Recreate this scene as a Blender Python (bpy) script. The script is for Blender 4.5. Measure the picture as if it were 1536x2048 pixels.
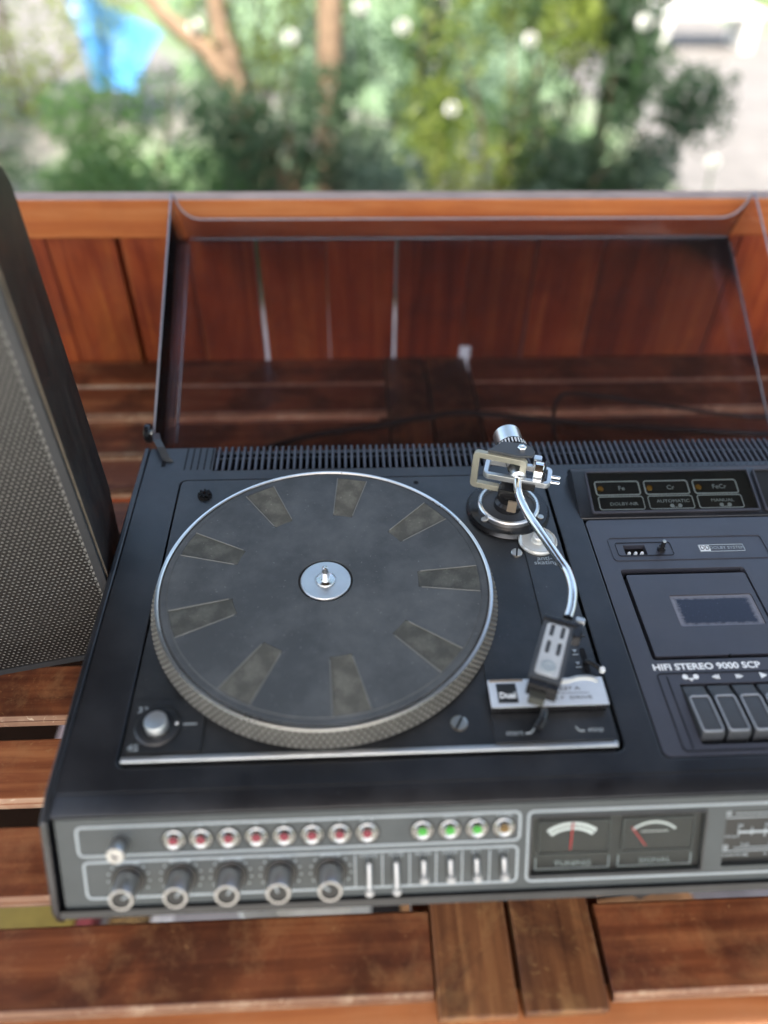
import bpy, bmesh, math, random
import numpy as np
from mathutils import Matrix, Vector

for o in list(bpy.data.objects):
    bpy.data.objects.remove(o, do_unlink=True)
S = bpy.context.scene
COL = S.collection
R = math.radians
random.seed(7)

# ------------------------------------------------------------------ camera, world, sun
cam_d = bpy.data.cameras.new('camera')
cam = bpy.data.objects.new('camera', cam_d)
COL.objects.link(cam)
S.camera = cam
CAM = Vector((0.02437, -0.44978, 0.53455))
yaw, pitch, roll = 0.05968, 0.76314, 0.02103
f0 = Vector((math.sin(yaw), math.cos(yaw), 0)); r0 = Vector((math.cos(yaw), -math.sin(yaw), 0)); u0 = Vector((0, 0, 1))
fw = f0 * math.cos(pitch) - u0 * math.sin(pitch); up = u0 * math.cos(pitch) + f0 * math.sin(pitch)
rr = r0 * math.cos(roll) + up * math.sin(roll); uu = up * math.cos(roll) - r0 * math.sin(roll)
cam.matrix_world = Matrix(((rr.x, uu.x, -fw.x, CAM.x), (rr.y, uu.y, -fw.y, CAM.y), (rr.z, uu.z, -fw.z, CAM.z), (0, 0, 0, 1)))
cam_d.sensor_fit = 'VERTICAL'
cam_d.sensor_height = 36.0
cam_d.lens = 1511.3 / 2048 * 36.0
cam_d.clip_start = 0.02
cam_d.clip_end = 400
cam_d.dof.use_dof = True
cam_d.dof.focus_distance = 0.725
cam_d.dof.aperture_fstop = 1.55

SUN_EL, SUN_AZ = 58.0, 192.0          # elevation; compass bearing (0 = +Y, clockwise) the light comes from
W = bpy.data.worlds.new('World')
S.world = W
W.use_nodes = True
wn = W.node_tree.nodes; wl = W.node_tree.links
sky = wn.new('ShaderNodeTexSky'); sky.sky_type = 'NISHITA'; sky.sun_disc = False
sky.sun_elevation = R(SUN_EL); sky.sun_rotation = R(SUN_AZ)
sky.air_density = 1.4; sky.dust_density = 5.0; sky.ozone_density = 1.0
wl.new(sky.outputs[0], wn['Background'].inputs[0])
wn['Background'].inputs[1].default_value = 0.15
sd = bpy.data.lights.new('sun', 'SUN'); sd.energy = 2.9; sd.angle = R(0.5); sd.color = (1.0, 0.93, 0.82)
sun = bpy.data.objects.new('sun', sd); COL.objects.link(sun)
sdir = Vector((math.sin(R(SUN_AZ)) * math.cos(R(SUN_EL)), math.cos(R(SUN_AZ)) * math.cos(R(SUN_EL)), math.sin(R(SUN_EL))))
sun.rotation_euler = sdir.to_track_quat('Z', 'Y').to_euler()
S.view_settings.view_transform = 'Standard'
S.view_settings.look = 'None'
S.view_settings.gamma = 1.0
S.view_settings.use_curve_mapping = False
S.view_settings.exposure = 1.8
S.cycles.use_denoising = True
S.cycles.max_bounces = 10
S.cycles.transparent_max_bounces = 16
S.cycles.sample_clamp_indirect = 6.0

# ------------------------------------------------------------------ materials
def mat(name):
    m = bpy.data.materials.new(name); m.use_nodes = True
    nt = m.node_tree
    return m, nt, nt.nodes['Principled BSDF']

def ramp(nt, stops):
    n = nt.nodes.new('ShaderNodeValToRGB')
    el = n.color_ramp.elements
    while len(el) < len(stops): el.new(0.5)
    for e, (p, c) in zip(el, stops):
        e.position = p; e.color = (c[0], c[1], c[2], 1) if not isinstance(c, (int, float)) else (c, c, c, 1)
    return n

def noise(nt, coord, scale, detail=4, rough=0.55, dist=0.0, mscale=None):
    n = nt.nodes.new('ShaderNodeTexNoise')
    n.inputs['Scale'].default_value = scale; n.inputs['Detail'].default_value = detail
    n.inputs['Roughness'].default_value = rough; n.inputs['Distortion'].default_value = dist
    if mscale:
        mp = nt.nodes.new('ShaderNodeMapping'); mp.inputs['Scale'].default_value = mscale
        nt.links.new(coord, mp.inputs['Vector']); coord = mp.outputs[0]
    nt.links.new(coord, n.inputs['Vector'])
    return n.outputs['Fac']

def mixc(nt, fac, a, b, mode='MIX'):
    n = nt.nodes.new('ShaderNodeMix'); n.data_type = 'RGBA'; n.blend_type = mode
    for sock, v in ((n.inputs[0], fac), (n.inputs[6], a), (n.inputs[7], b)):
        if isinstance(v, bpy.types.NodeSocket): nt.links.new(v, sock)
        elif isinstance(v, (int, float)): sock.default_value = v
        else: sock.default_value = (v[0], v[1], v[2], 1)
    return n.outputs[2]

def bump(nt, b, h, strength, dist):
    n = nt.nodes.new('ShaderNodeBump'); n.inputs['Strength'].default_value = strength; n.inputs['Distance'].default_value = dist
    nt.links.new(h, n.inputs['Height']); nt.links.new(n.outputs[0], b.inputs['Normal'])

def plain(name, col, rough=0.5, metal=0.0, spec=None, vary=0.12, scale=60, bumpd=0.0, bscale=900, coat=0.0):
    m, nt, b = mat(name)
    co = nt.nodes.new('ShaderNodeTexCoord').outputs['Object']
    n1 = noise(nt, co, scale, 5)
    rp = ramp(nt, [(0.25, [c * (1 - vary) for c in col]), (0.75, [min(1, c * (1 + vary)) for c in col])])
    nt.links.new(n1, rp.inputs[0]); nt.links.new(rp.outputs[0], b.inputs['Base Color'])
    b.inputs['Roughness'].default_value = rough; b.inputs['Metallic'].default_value = metal
    if spec is not None: b.inputs['Specular IOR Level'].default_value = spec
    b.inputs['Coat Weight'].default_value = coat
    n2 = noise(nt, co, scale * 0.4, 4)
    rr_ = ramp(nt, [(0.3, max(0.02, rough - 0.07)), (0.75, min(1, rough + 0.1))])
    nt.links.new(n2, rr_.inputs[0]); nt.links.new(rr_.outputs[0], b.inputs['Roughness'])
    if bumpd: bump(nt, b, noise(nt, co, bscale, 3), 0.6, bumpd)
    return m

def dusty(name, col, dust, rough, amount=0.5, spec=0.5, cloud=14):
    """dark plastic with specks of dust, faint smears and scratches"""
    m, nt, b = mat(name)
    co = nt.nodes.new('ShaderNodeTexCoord').outputs['Object']
    base = mixc(nt, noise(nt, co, 30, 5), [c * .85 for c in col], [c * 1.15 for c in col])
    sp = ramp(nt, [(0.70, 0.0), (0.80, amount)]); nt.links.new(noise(nt, co, 420, 2, .6), sp.inputs[0])
    cl = ramp(nt, [(0.42, 0.0), (0.70, 0.2 * amount)]); nt.links.new(noise(nt, co, cloud, 6, .7), cl.inputs[0])
    c1 = mixc(nt, sp.outputs[0], base, dust)
    c2 = mixc(nt, cl.outputs[0], c1, dust)
    nt.links.new(c2, b.inputs['Base Color'])
    rr_ = ramp(nt, [(0.3, rough - .05), (0.75, rough + .12)]); nt.links.new(noise(nt, co, 22, 6, .65), rr_.inputs[0])
    nt.links.new(rr_.outputs[0], b.inputs['Roughness'])
    b.inputs['Specular IOR Level'].default_value = spec
    bump(nt, b, noise(nt, co, 1600, 2), 0.35, 0.0002)
    return m

def wood(name, dark, mid, light, axis='X', rough=0.38, grain=1.0, stain=0.5, stain_col=(0.03, 0.014, 0.008), wear=0.15, wear_col=(0.42, 0.27, 0.15)):
    m, nt, b = mat(name)
    tc = nt.nodes.new('ShaderNodeTexCoord')
    oi = nt.nodes.new('ShaderNodeObjectInfo')
    add = nt.nodes.new('ShaderNodeVectorMath'); add.operation = 'MULTIPLY_ADD'
    nt.links.new(oi.outputs['Random'], add.inputs[0]); add.inputs[1].default_value = (7.3, 5.1, 3.7)
    nt.links.new(tc.outputs['Object'], add.inputs[2])
    co = add.outputs[0]
    st = {'X': (3, 70, 70), 'Y': (70, 3, 70), 'Z': (70, 70, 3)}[axis]
    sl = {'X': (2, 14, 14), 'Y': (14, 2, 14), 'Z': (14, 14, 2)}[axis]
    sf = {'X': (12, 400, 400), 'Y': (400, 12, 400), 'Z': (400, 400, 12)}[axis]
    g1 = noise(nt, co, 1.0 * grain, 9, .62, 0.8, st)
    g2 = noise(nt, co, 1.0 * grain, 5, .6, 1.4, sl)
    rp = ramp(nt, [(0.36, dark), (0.5, mid), (0.64, light)])
    mx = nt.nodes.new('ShaderNodeMath'); mx.operation = 'MULTIPLY_ADD'; mx.inputs[1].default_value = 0.55
    nt.links.new(g1, mx.inputs[0])
    m2 = nt.nodes.new('ShaderNodeMath'); m2.operation = 'MULTIPLY'; m2.inputs[1].default_value = 0.45
    nt.links.new(g2, m2.inputs[0]); nt.links.new(m2.outputs[0], mx.inputs[2])
    nt.links.new(mx.outputs[0], rp.inputs[0])
    # per board tint
    tint = ramp(nt, [(0.0, 0.78), (1.0, 1.18)]); nt.links.new(oi.outputs['Random'], tint.inputs[0])
    c = mixc(nt, 1.0, rp.outputs[0], tint.outputs[0], 'MULTIPLY')
    # dark water stains and pale worn patches
    sr = ramp(nt, [(0.44, 0.0), (0.60, stain)]); nt.links.new(noise(nt, co, 9, 6, .6, .6), sr.inputs[0])
    c = mixc(nt, sr.outputs[0], c, stain_col)
    wr = ramp(nt, [(0.50, 0.0), (0.68, wear)]); nt.links.new(noise(nt, co, 26, 8, .72, .3), wr.inputs[0])
    c = mixc(nt, wr.outputs[0], c, wear_col)
    scr = ramp(nt, [(0.64, 0.0), (0.72, wear * 1.3)]); nt.links.new(noise(nt, co, 1.0, 4, .6, 2.5, (55, 90, 60)), scr.inputs[0])
    c = mixc(nt, scr.outputs[0], c, wear_col)
    nt.links.new(c, b.inputs['Base Color'])
    r2 = ramp(nt, [(0.3, rough - .08), (0.7, rough + .2)]); nt.links.new(noise(nt, co, 12, 6, .65), r2.inputs[0])
    nt.links.new(r2.outputs[0], b.inputs['Roughness'])
    b.inputs['Specular IOR Level'].default_value = 0.3
    bump(nt, b, noise(nt, co, 1.0, 5, .6, 0.3, sf), 0.35, 0.0006)
    return m

M = {}
M['cabinet'] = dusty('cabinet_black_plastic', (0.005, 0.0053, 0.0075), (0.35, 0.36, 0.38), 0.34, 0.2, 0.75)
M['plinth'] = dusty('plinth_black', (0.008, 0.009, 0.011), (0.4, 0.4, 0.4), 0.33, 0.28, 0.75)
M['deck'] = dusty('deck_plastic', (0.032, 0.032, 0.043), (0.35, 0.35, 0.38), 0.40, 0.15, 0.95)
M['black'] = plain('matt_black', (0.008, 0.008, 0.009), 0.7, spec=0.2)
M['gloss_black'] = plain('gloss_black', (0.012, 0.012, 0.013), 0.25)
M['rubber'] = dusty('mat_rubber', (0.058, 0.064, 0.068), (0.33, 0.34, 0.34), 0.62, 0.75, 0.35)
M['pad'] = dusty('mat_pad_rubber', (0.088, 0.091, 0.083), (0.32, 0.32, 0.28), 0.75, 1.5, 0.25, 60)
M['pad_edge'] = plain('pad_edge_dusty', (0.17, 0.172, 0.16), 0.7)  # pale outline colour stands for the lit ridges around the pads
M['alu'] = plain('brushed_aluminium', (0.78, 0.78, 0.76), 0.30, 1.0, vary=0.05, bumpd=0.00005)
M['alu_soft'] = plain('satin_aluminium', (0.72, 0.74, 0.75), 0.42, 1.0, vary=0.06)
M['alu_plate'] = plain('plate_aluminium', (0.80, 0.83, 0.86), 0.38, 0.6, vary=0.05)
M['knob'] = plain('knob_aluminium', (0.50, 0.49, 0.48), 0.33, 1.0, vary=0.05)
M['lever'] = plain('lever_metal', (0.36, 0.36, 0.35), 0.42, 1.0)
M['lever_tip'] = plain('lever_tip_grey', (0.42, 0.42, 0.41), 0.4)
M['cup'] = plain('button_cup_metal', (0.34, 0.34, 0.33), 0.25, 1.0)
M['shell_plate'] = plain('headshell_grey_plate', (0.50, 0.51, 0.51), 0.5, 0.2)
M['chrome'] = plain('chrome', (0.86, 0.86, 0.86), 0.12, 1.0, vary=0.03)
M['steel'] = plain('screw_steel', (0.55, 0.54, 0.5), 0.35, 1.0)
M['strobe'] = plain('strobe_dot_metal', (0.175, 0.172, 0.157), 0.5, 0.3, vary=0.2)
M['platter_side'] = plain('platter_side_dark', (0.045, 0.040, 0.034), 0.55, 0.3)
M['beige'] = plain('gimbal_champagne', (0.43, 0.41, 0.325), 0.42, 0.55, vary=0.05)
M['dgrey'] = plain('dark_grey_bracket', (0.055, 0.058, 0.062), 0.45)
M['panel'] = dusty('front_panel_grey', (0.043, 0.051, 0.054), (0.35, 0.37, 0.37), 0.42, 0.2)
M['line'] = plain('pale_grey_print', (0.32, 0.36, 0.38), 0.45, vary=0.06)
M['white'] = plain('white_print', (0.78, 0.8, 0.8), 0.5, vary=0.04)
M['ink'] = plain('dark_ink', (0.10, 0.11, 0.12), 0.5)
M['dialblack'] = plain('dial_black', (0.014, 0.014, 0.014), 0.4)
M['red_lens'] = plain('red_lens', (0.19, 0.018, 0.035), 0.25)
M['green_lens'] = plain('green_lens', (0.04, 0.30, 0.03), 0.25)
M['amber_lens'] = plain('amber_lens', (0.15, 0.085, 0.02), 0.25)
M['needle'] = plain('needle_red', (0.62, 0.05, 0.05), 0.4)
M['key_grey'] = dusty('key_plastic', (0.04, 0.043, 0.048), (0.35, 0.36, 0.38), 0.45, 0.2)
M['key_rim'] = plain('key_rim', (0.26, 0.28, 0.31), 0.42)
M['speaker'] = wood('speaker_veneer_black', (0.008, 0.0075, 0.0075), (0.014, 0.013, 0.013), (0.030, 0.027, 0.024), 'Z', 0.42, 1.4, 0.3, (0.008, 0.007, 0.006), 0.06, (0.2, 0.18, 0.15))
M['grille'] = plain('grille_black_metal', (0.009, 0.0085, 0.008), 0.42)
M['grille_back'] = plain('grille_backing_cloth', (0.27, 0.262, 0.24), 0.8, vary=0.2, scale=200)
M['frame_grey'] = plain('speaker_frame_grey', (0.028, 0.030, 0.033), 0.5)
M['brass'] = plain('worn_edge_tan', (0.22, 0.17, 0.12), 0.5, vary=0.3, scale=40)
M['table'] = wood('table_wood', (0.085, 0.023, 0.010), (0.195, 0.062, 0.025), (0.31, 0.120, 0.048), 'X', 0.33, 1.0, 0.72, (0.035, 0.012, 0.008), 0.34, (0.36, 0.19, 0.085))
M['table_y'] = wood('table_wood_crossways', (0.075, 0.027, 0.012), (0.16, 0.066, 0.027), (0.28, 0.135, 0.055), 'Y', 0.40, 1.0, 0.9, (0.025, 0.010, 0.008), 0.38, (0.40, 0.24, 0.10))
M['worn'] = wood('worn_wood_edge', (0.20, 0.09, 0.05), (0.31, 0.17, 0.10), (0.42, 0.27, 0.17), 'X', 0.55, 1.2, 0.25, (0.12, 0.06, 0.04), 0.5, (0.6, 0.48, 0.34))
M['apron'] = wood('apron_wood', (0.26, 0.085, 0.03), (0.38, 0.14, 0.05), (0.46, 0.19, 0.08), 'X', 0.4, 1.0, 0.15, (0.14, 0.05, 0.02), 0.1)
M['board'] = wood('parapet_board_wood', (0.19, 0.028, 0.012), (0.36, 0.072, 0.022), (0.50, 0.145, 0.036), 'Z', 0.36, 0.8, 0.35, (0.10, 0.015, 0.012), 0.05)
M['cap'] = wood('parapet_cap_wood', (0.36, 0.085, 0.025), (0.50, 0.15, 0.042), (0.60, 0.235, 0.085), 'X', 0.42, 0.7, 0.15, (0.2, 0.04, 0.02), 0.05)
M['cap_top'] = plain('weathered_cap_top', (0.48, 0.33, 0.27), 0.6, vary=0.2, scale=20)  # top face of the cap rail in a paler colour
M['cable'] = plain('black_cable', (0.012, 0.012, 0.013), 0.42)
M['bark'] = plain('tan_bark', (0.25, 0.17, 0.11), 0.85, vary=0.4, scale=18, bumpd=0.01, bscale=60)
M['bark_dark'] = plain('brown_bark', (0.13, 0.085, 0.055), 0.85, vary=0.4, scale=18, bumpd=0.01, bscale=60)
M['gravel'] = plain('mustard_paint', (0.17, 0.135, 0.028), 0.5)

def leaf_mat(name, c1, c2):
    m, nt, b = mat(name)
    co = nt.nodes.new('ShaderNodeTexCoord').outputs['Object']
    rp = ramp(nt, [(0.3, c1), (0.7, c2)]); nt.links.new(noise(nt, co, 9, 4, .7), rp.inputs[0])
    nt.links.new(rp.outputs[0], b.inputs['Base Color'])
    b.inputs['Roughness'].default_value = 0.42
    tr = nt.nodes.new('ShaderNodeBsdfTranslucent'); nt.links.new(rp.outputs[0], tr.inputs[0])
    ms = nt.nodes.new('ShaderNodeMixShader'); ms.inputs[0].default_value = 0.4
    out = nt.nodes['Material Output']
    nt.links.new(b.outputs[0], ms.inputs[1]); nt.links.new(tr.outputs[0], ms.inputs[2]); nt.links.new(ms.outputs[0], out.inputs[0])
    return m
M['leaf_dark'] = leaf_mat('leaf_dark_green', (0.035, 0.075, 0.035), (0.07, 0.13, 0.06))
M['leaf_mid'] = leaf_mat('leaf_mid_green', (0.05, 0.12, 0.035), (0.11, 0.21, 0.06))
M['leaf_yellow'] = leaf_mat('leaf_yellow_green', (0.13, 0.20, 0.03), (0.28, 0.34, 0.07))
M['leaf_grey'] = leaf_mat('leaf_grey_green', (0.08, 0.13, 0.09), (0.16, 0.23, 0.16))

# smoky acrylic: absorbs on each face, weak sharp reflection
def acrylic(name, tint, rough=0.06, ior=1.45):
    m = bpy.data.materials.new(name); m.use_nodes = True
    nt = m.node_tree; nt.nodes.remove(nt.nodes['Principled BSDF'])
    t = nt.nodes.new('ShaderNodeBsdfTransparent'); t.inputs[0].default_value = (*tint, 1)
    g = nt.nodes.new('ShaderNodeBsdfGlossy'); g.inputs['Roughness'].default_value = rough
    fr = nt.nodes.new('ShaderNodeFresnel'); fr.inputs[0].default_value = ior
    ms = nt.nodes.new('ShaderNodeMixShader')
    nt.links.new(fr.outputs[0], ms.inputs[0]); nt.links.new(t.outputs[0], ms.inputs[1]); nt.links.new(g.outputs[0], ms.inputs[2])
    nt.links.new(ms.outputs[0], nt.nodes['Material Output'].inputs[0])
    return m
M['smoke'] = acrylic('smoky_acrylic', (0.82, 0.75, 0.78))
_nt = M['smoke'].node_tree; _co = _nt.nodes.new('ShaderNodeTexCoord').outputs['Object']
_d = _nt.nodes.new('ShaderNodeBsdfDiffuse'); _d.inputs[0].default_value = (.55, .55, .57, 1)
_m = _nt.nodes.new('ShaderNodeMixShader')
_r = ramp(_nt, [(.35, .006), (.62, .012), (.70, .03), (.80, .2)]); _nt.links.new(noise(_nt, _co, 45, 9, .75), _r.inputs[0]); _nt.links.new(_r.outputs[0], _m.inputs[0])
_o = _nt.nodes['Material Output']; _src = _o.inputs[0].links[0].from_socket
_nt.links.new(_src, _m.inputs[1]); _nt.links.new(_d.outputs[0], _m.inputs[2]); _nt.links.new(_m.outputs[0], _o.inputs[0])
M['smoke_side'] = acrylic('smoky_acrylic_side', (0.92, 0.88, 0.91), 0.08, 1.16)
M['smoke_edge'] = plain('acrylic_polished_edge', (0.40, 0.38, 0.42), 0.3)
M['glass'] = acrylic('clear_window', (0.90, 0.92, 0.91), 0.05, 1.18)
M['dark_window'] = plain('cassette_window_dark', (0.012, 0.013, 0.022), 0.12)
M['clear_knob'] = plain('clear_plastic_knob', (0.62, 0.62, 0.58), 0.2, 0.4)

# ------------------------------------------------------------------ object helpers
WM = {}
def thing(name, label, cat, loc=(0, 0, 0), group=None):
    o = bpy.data.objects.new(name, None); COL.objects.link(o)
    o.empty_display_size = 0.05
    o.location = loc; o['label'] = label; o['category'] = cat
    if group: o['group'] = group
    WM[o.name] = Matrix.Translation(Vector(loc))
    return o

def link(o, parent=None, mtx=None):
    COL.objects.link(o)
    mtx = mtx or Matrix.Identity(4)
    WM[o.name] = mtx.copy()
    if parent is not None:
        o.parent = parent
        o.matrix_parent_inverse = WM[parent.name].inverted()
    o.matrix_basis = mtx
    return o

def part(name, me, parent=None, mtx=None, label=None, kind=None):
    o = bpy.data.objects.new(name, me)
    link(o, parent, mtx)
    if label: o['label'] = label
    if kind: o['kind'] = kind
    return o

def tag(o, label, cat, group=None, kind=None):
    o['label'] = label; o['category'] = cat
    if group: o['group'] = group
    if kind: o['kind'] = kind
    return o

def fin(bm, name, mats, smooth=False, bevel=0.0, seg=2, ang=35):
    """bmesh -> mesh; bevels sharp edges first"""
    bmesh.ops.remove_doubles(bm, verts=bm.verts, dist=1e-6)
    bmesh.ops.recalc_face_normals(bm, faces=bm.faces)
    if bevel:
        es = [e for e in bm.edges if len(e.link_faces) == 2 and e.calc_face_angle(0) > R(ang)]
        bmesh.ops.bevel(bm, geom=es, offset=bevel, segments=seg, profile=0.5, affect='EDGES', clamp_overlap=True)
    if smooth:
        for f in bm.faces: f.smooth = max(abs(f.normal.x), abs(f.normal.y), abs(f.normal.z)) < .9995
        for e in bm.edges:
            if len(e.link_faces) == 2 and e.calc_face_angle(0) > R(38): e.smooth = False
    me = bpy.data.meshes.new(name)
    bm.to_mesh(me); bm.free()
    for m in (mats if isinstance(mats, (list, tuple)) else [mats]): me.materials.append(m)
    return me

def box_bm(bm, x0, x1, y0, y1, z0, z1, mi=0, mtx=None):
    vs = [bm.verts.new((x, y, z)) for z in (z0, z1) for y in (y0, y1) for x in (x0, x1)]
    for q in ((0, 2, 3, 1), (4, 5, 7, 6), (0, 1, 5, 4), (2, 6, 7, 3), (0, 4, 6, 2), (1, 3, 7, 5)):
        f = bm.faces.new([vs[i] for i in q]); f.material_index = mi
    if mtx: bmesh.ops.transform(bm, matrix=mtx, verts=vs)
    return vs

def box(name, x0, x1, y0, y1, z0, z1, m, bevel=0.0008, seg=2):
    bm = bmesh.new(); box_bm(bm, x0, x1, y0, y1, z0, z1)
    return fin(bm, name, m, bevel > 0, bevel, seg)

def rrect(x0, x1, y0, y1, r, n=5):
    r = max(1e-6, min(r, (x1 - x0) / 2 - 1e-6, (y1 - y0) / 2 - 1e-6))
    pts = []
    for cx, cy, a in ((x1 - r, y1 - r, 0), (x0 + r, y1 - r, 90), (x0 + r, y0 + r, 180), (x1 - r, y0 + r, 270)):
        for i in range(n + 1):
            t = R(a + 90 * i / n); pts.append((cx + r * math.cos(t), cy + r * math.sin(t)))
    return pts

def circ(cx, cy, r, n=48):
    return [(cx + r * math.cos(2 * math.pi * i / n), cy + r * math.sin(2 * math.pi * i / n)) for i in range(n)]

def plate_bm(bm, outer, holes, z0, z1, mi=0, mtx=None, open_bottom=False):
    allv = []
    for z, flip in ((z1, False), (z0, True)):
        if z == z0 and open_bottom and holes == []: pass
        es = []
        for lp in [outer] + holes:
            vs = [bm.verts.new((x, y, z)) for x, y in lp]; allv += vs
            for i in range(len(vs)): es.append(bm.edges.new((vs[i], vs[(i + 1) % len(vs)])))
        r = bmesh.ops.triangle_fill(bm, edges=es, use_beauty=True, use_dissolve=False)
        for f in r['geom']:
            if isinstance(f, bmesh.types.BMFace): f.material_index = mi
    for lp in [outer] + holes:
        a = [bm.verts.new((x, y, z0)) for x, y in lp]; b_ = [bm.verts.new((x, y, z1)) for x, y in lp]
        allv += a + b_
        for i in range(len(lp)):
            j = (i + 1) % len(lp)
            f = bm.faces.new((a[i], a[j], b_[j], b_[i])); f.material_index = mi
    if mtx: bmesh.ops.transform(bm, matrix=mtx, verts=allv)

def plate(name, outer, holes, z0, z1, m, bevel=0.0, seg=2, smooth=True):
    bm = bmesh.new(); plate_bm(bm, outer, holes, z0, z1)
    bmesh.ops.remove_doubles(bm, verts=bm.verts, dist=1e-6)
    bmesh.ops.recalc_face_normals(bm, faces=bm.faces)
    if bevel:
        es = [e for e in bm.edges if len(e.link_faces) == 2 and e.calc_face_angle(0) > R(60) and max(v.co.z for v in e.verts) > z1 - 1e-6 and min(v.co.z for v in e.verts) > z1 - 1e-6]
        bmesh.ops.bevel(bm, geom=es, offset=bevel, segments=seg, profile=0.5, affect='EDGES', clamp_overlap=True)
    return fin(bm, name, m, smooth)

def ring_loop(name, x0, x1, y0, y1, r, w, z0, z1, m, bevel=0.0):
    return plate(name, rrect(x0, x1, y0, y1, r), [rrect(x0 + w, x1 - w, y0 + w, y1 - w, max(r - w, 0.0004))], z0, z1, m, bevel)

def lathe_bm(bm, prof, n=48, mtx=None, mi=0):
    rows = []
    allv = []
    for r_, z in prof:
        if r_ < 1e-7: v = bm.verts.new((0, 0, z)); rows.append([v]); allv.append(v)
        else:
            vs = [bm.verts.new((r_ * math.cos(2 * math.pi * i / n), r_ * math.sin(2 * math.pi * i / n), z)) for i in range(n)]
            rows.append(vs); allv += vs
    for a, b_ in zip(rows, rows[1:]):
        for i in range(n):
            j = (i + 1) % n
            q = [a[0]] if len(a) == 1 else [a[i], a[j]]
            q += [b_[0]] if len(b_) == 1 else [b_[j], b_[i]]
            if len(q) > 2:
                f = bm.faces.new(q); f.material_index = mi
    if mtx: bmesh.ops.transform(bm, matrix=mtx, verts=allv)

def lathe(name, prof, m, n=48, smooth=True):
    bm = bmesh.new(); lathe_bm(bm, prof, n)
    return fin(bm, name, m, smooth)

def tube_bm(bm, pts, rad, n=10, mi=0, cap=True):
    pts = [Vector(p) for p in pts]
    rads = rad if isinstance(rad, (list, tuple)) else [rad] * len(pts)
    prev = None; ref = Vector((0, 0, 1))
    rows = []
    for i, p in enumerate(pts):
        t = (pts[min(i + 1, len(pts) - 1)] - pts[max(i - 1, 0)]).normalized()
        if i == 0:
            ref = Vector((0, 0, 1)) if abs(t.z) < 0.9 else Vector((1, 0, 0))
            u = (ref - t * ref.dot(t)).normalized()
        else: u = (u - t * u.dot(t)).normalized()
        v = t.cross(u)
        rows.append([bm.verts.new(p + (u * math.cos(2 * math.pi * k / n) + v * math.sin(2 * math.pi * k / n)) * rads[i]) for k in range(n)])
    for a, b_ in zip(rows, rows[1:]):
        for k in range(n):
            f = bm.faces.new((a[k], a[(k + 1) % n], b_[(k + 1) % n], b_[k])); f.material_index = mi
    if cap:
        for rw in (rows[0], rows[-1]):
            f = bm.faces.new(rw); f.material_index = mi

def spline(pts, n=6):
    pts = [Vector(p) for p in pts]; out = []
    P = [pts[0] * 2 - pts[1]] + pts + [pts[-1] * 2 - pts[-2]]
    for i in range(1, len(P) - 2):
        for k in range(n):
            t = k / n; a, b_, c, d = P[i - 1], P[i], P[i + 1], P[i + 2]
            out.append(0.5 * ((2 * b_) + (c - a) * t + (2 * a - 5 * b_ + 4 * c - d) * t * t + (3 * b_ - a - 3 * c + d) * t ** 3))
    out.append(pts[-1]); return out

def tube(name, pts, rad, m, n=10, smooth_n=0):
    bm = bmesh.new(); tube_bm(bm, spline(pts, smooth_n) if smooth_n else pts, rad, n)
    return fin(bm, name, m, True)

def prism(name, prof, x0, x1, m, bevel=0.0, seg=2, axis='X', mi_fn=None):
    """profile (y,z) extruded along X"""
    bm = bmesh.new()
    a = [bm.verts.new((x0, y, z)) for y, z in prof]; b_ = [bm.verts.new((x1, y, z)) for y, z in prof]
    n = len(prof)
    bm.faces.new(a); bm.faces.new(list(reversed(b_)))
    for i in range(n):
        j = (i + 1) % n
        f = bm.faces.new((a[j], a[i], b_[i], b_[j]))
        if mi_fn: f.material_index = mi_fn(i)
    return fin(bm, name, m, bevel > 0, bevel, seg)

def text(name, body, size, m, parent, mtx, sx=1.0, align='CENTER', ext=0.00012, spacing=1.0, bold=0.0):
    cu = bpy.data.curves.new(name, 'FONT'); cu.body = body; cu.size = size; cu.align_x = align; cu.align_y = 'CENTER'
    cu.extrude = ext; cu.space_character = spacing; cu.offset = bold
    cu.space_line = 0.75
    cu.resolution_u = 3
    cu.materials.append(m)
    tmp = bpy.data.objects.new('tmp', cu); COL.objects.link(tmp)
    dg = bpy.context.evaluated_depsgraph_get(); dg.update()
    me = bpy.data.meshes.new_from_object(tmp.evaluated_get(dg))
    me.name = name
    bpy.data.objects.remove(tmp, do_unlink=True)
    o = bpy.data.objects.new(name, me)
    link(o, parent, mtx @ Matrix.Diagonal((sx, 1, 1, 1)))
    return o

T = Matrix.Translation
def at(x, y, z=0): return T(Vector((x, y, z)))
def RZ(d): return Matrix.Rotation(R(d), 4, 'Z')

# ================================================================== SETTING
ZT = -0.115              # table top
ZF = -0.855              # terrace floor
ZG = -1.00               # garden ground

def ground_mat():
    m, nt, b = mat('garden_soil_and_gravel')
    co = nt.nodes.new('ShaderNodeTexCoord').outputs['Object']
    a = ramp(nt, [(0.3, (0.13, 0.12, 0.11)), (0.7, (0.27, 0.245, 0.23))]); nt.links.new(noise(nt, co, 14, 8, .7), a.inputs[0])
    g = ramp(nt, [(0.42, 0.0), (0.6, 0.8)]); nt.links.new(noise(nt, co, 0.9, 5, .6), g.inputs[0])
    c = mixc(nt, g.outputs[0], a.outputs[0], (0.13, 0.25, 0.08))
    nt.links.new(c, b.inputs['Base Color']); b.inputs['Roughness'].default_value = 0.9
    bump(nt, b, noise(nt, co, 60, 4), 0.6, 0.01)
    return m
def sheet(name, loop, z, m):
    bm = bmesh.new(); vs = [bm.verts.new((x, y, z)) for x, y in loop]; bm.faces.new(vs)
    return fin(bm, name, m)
GND = part('ground', sheet('ground', [(-60, -60), (60, -60), (60, 90), (-60, 90)], ZG, ground_mat())); GND['kind'] = 'structure'
lawn_m, nt, b = mat('lawn_grass')
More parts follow.
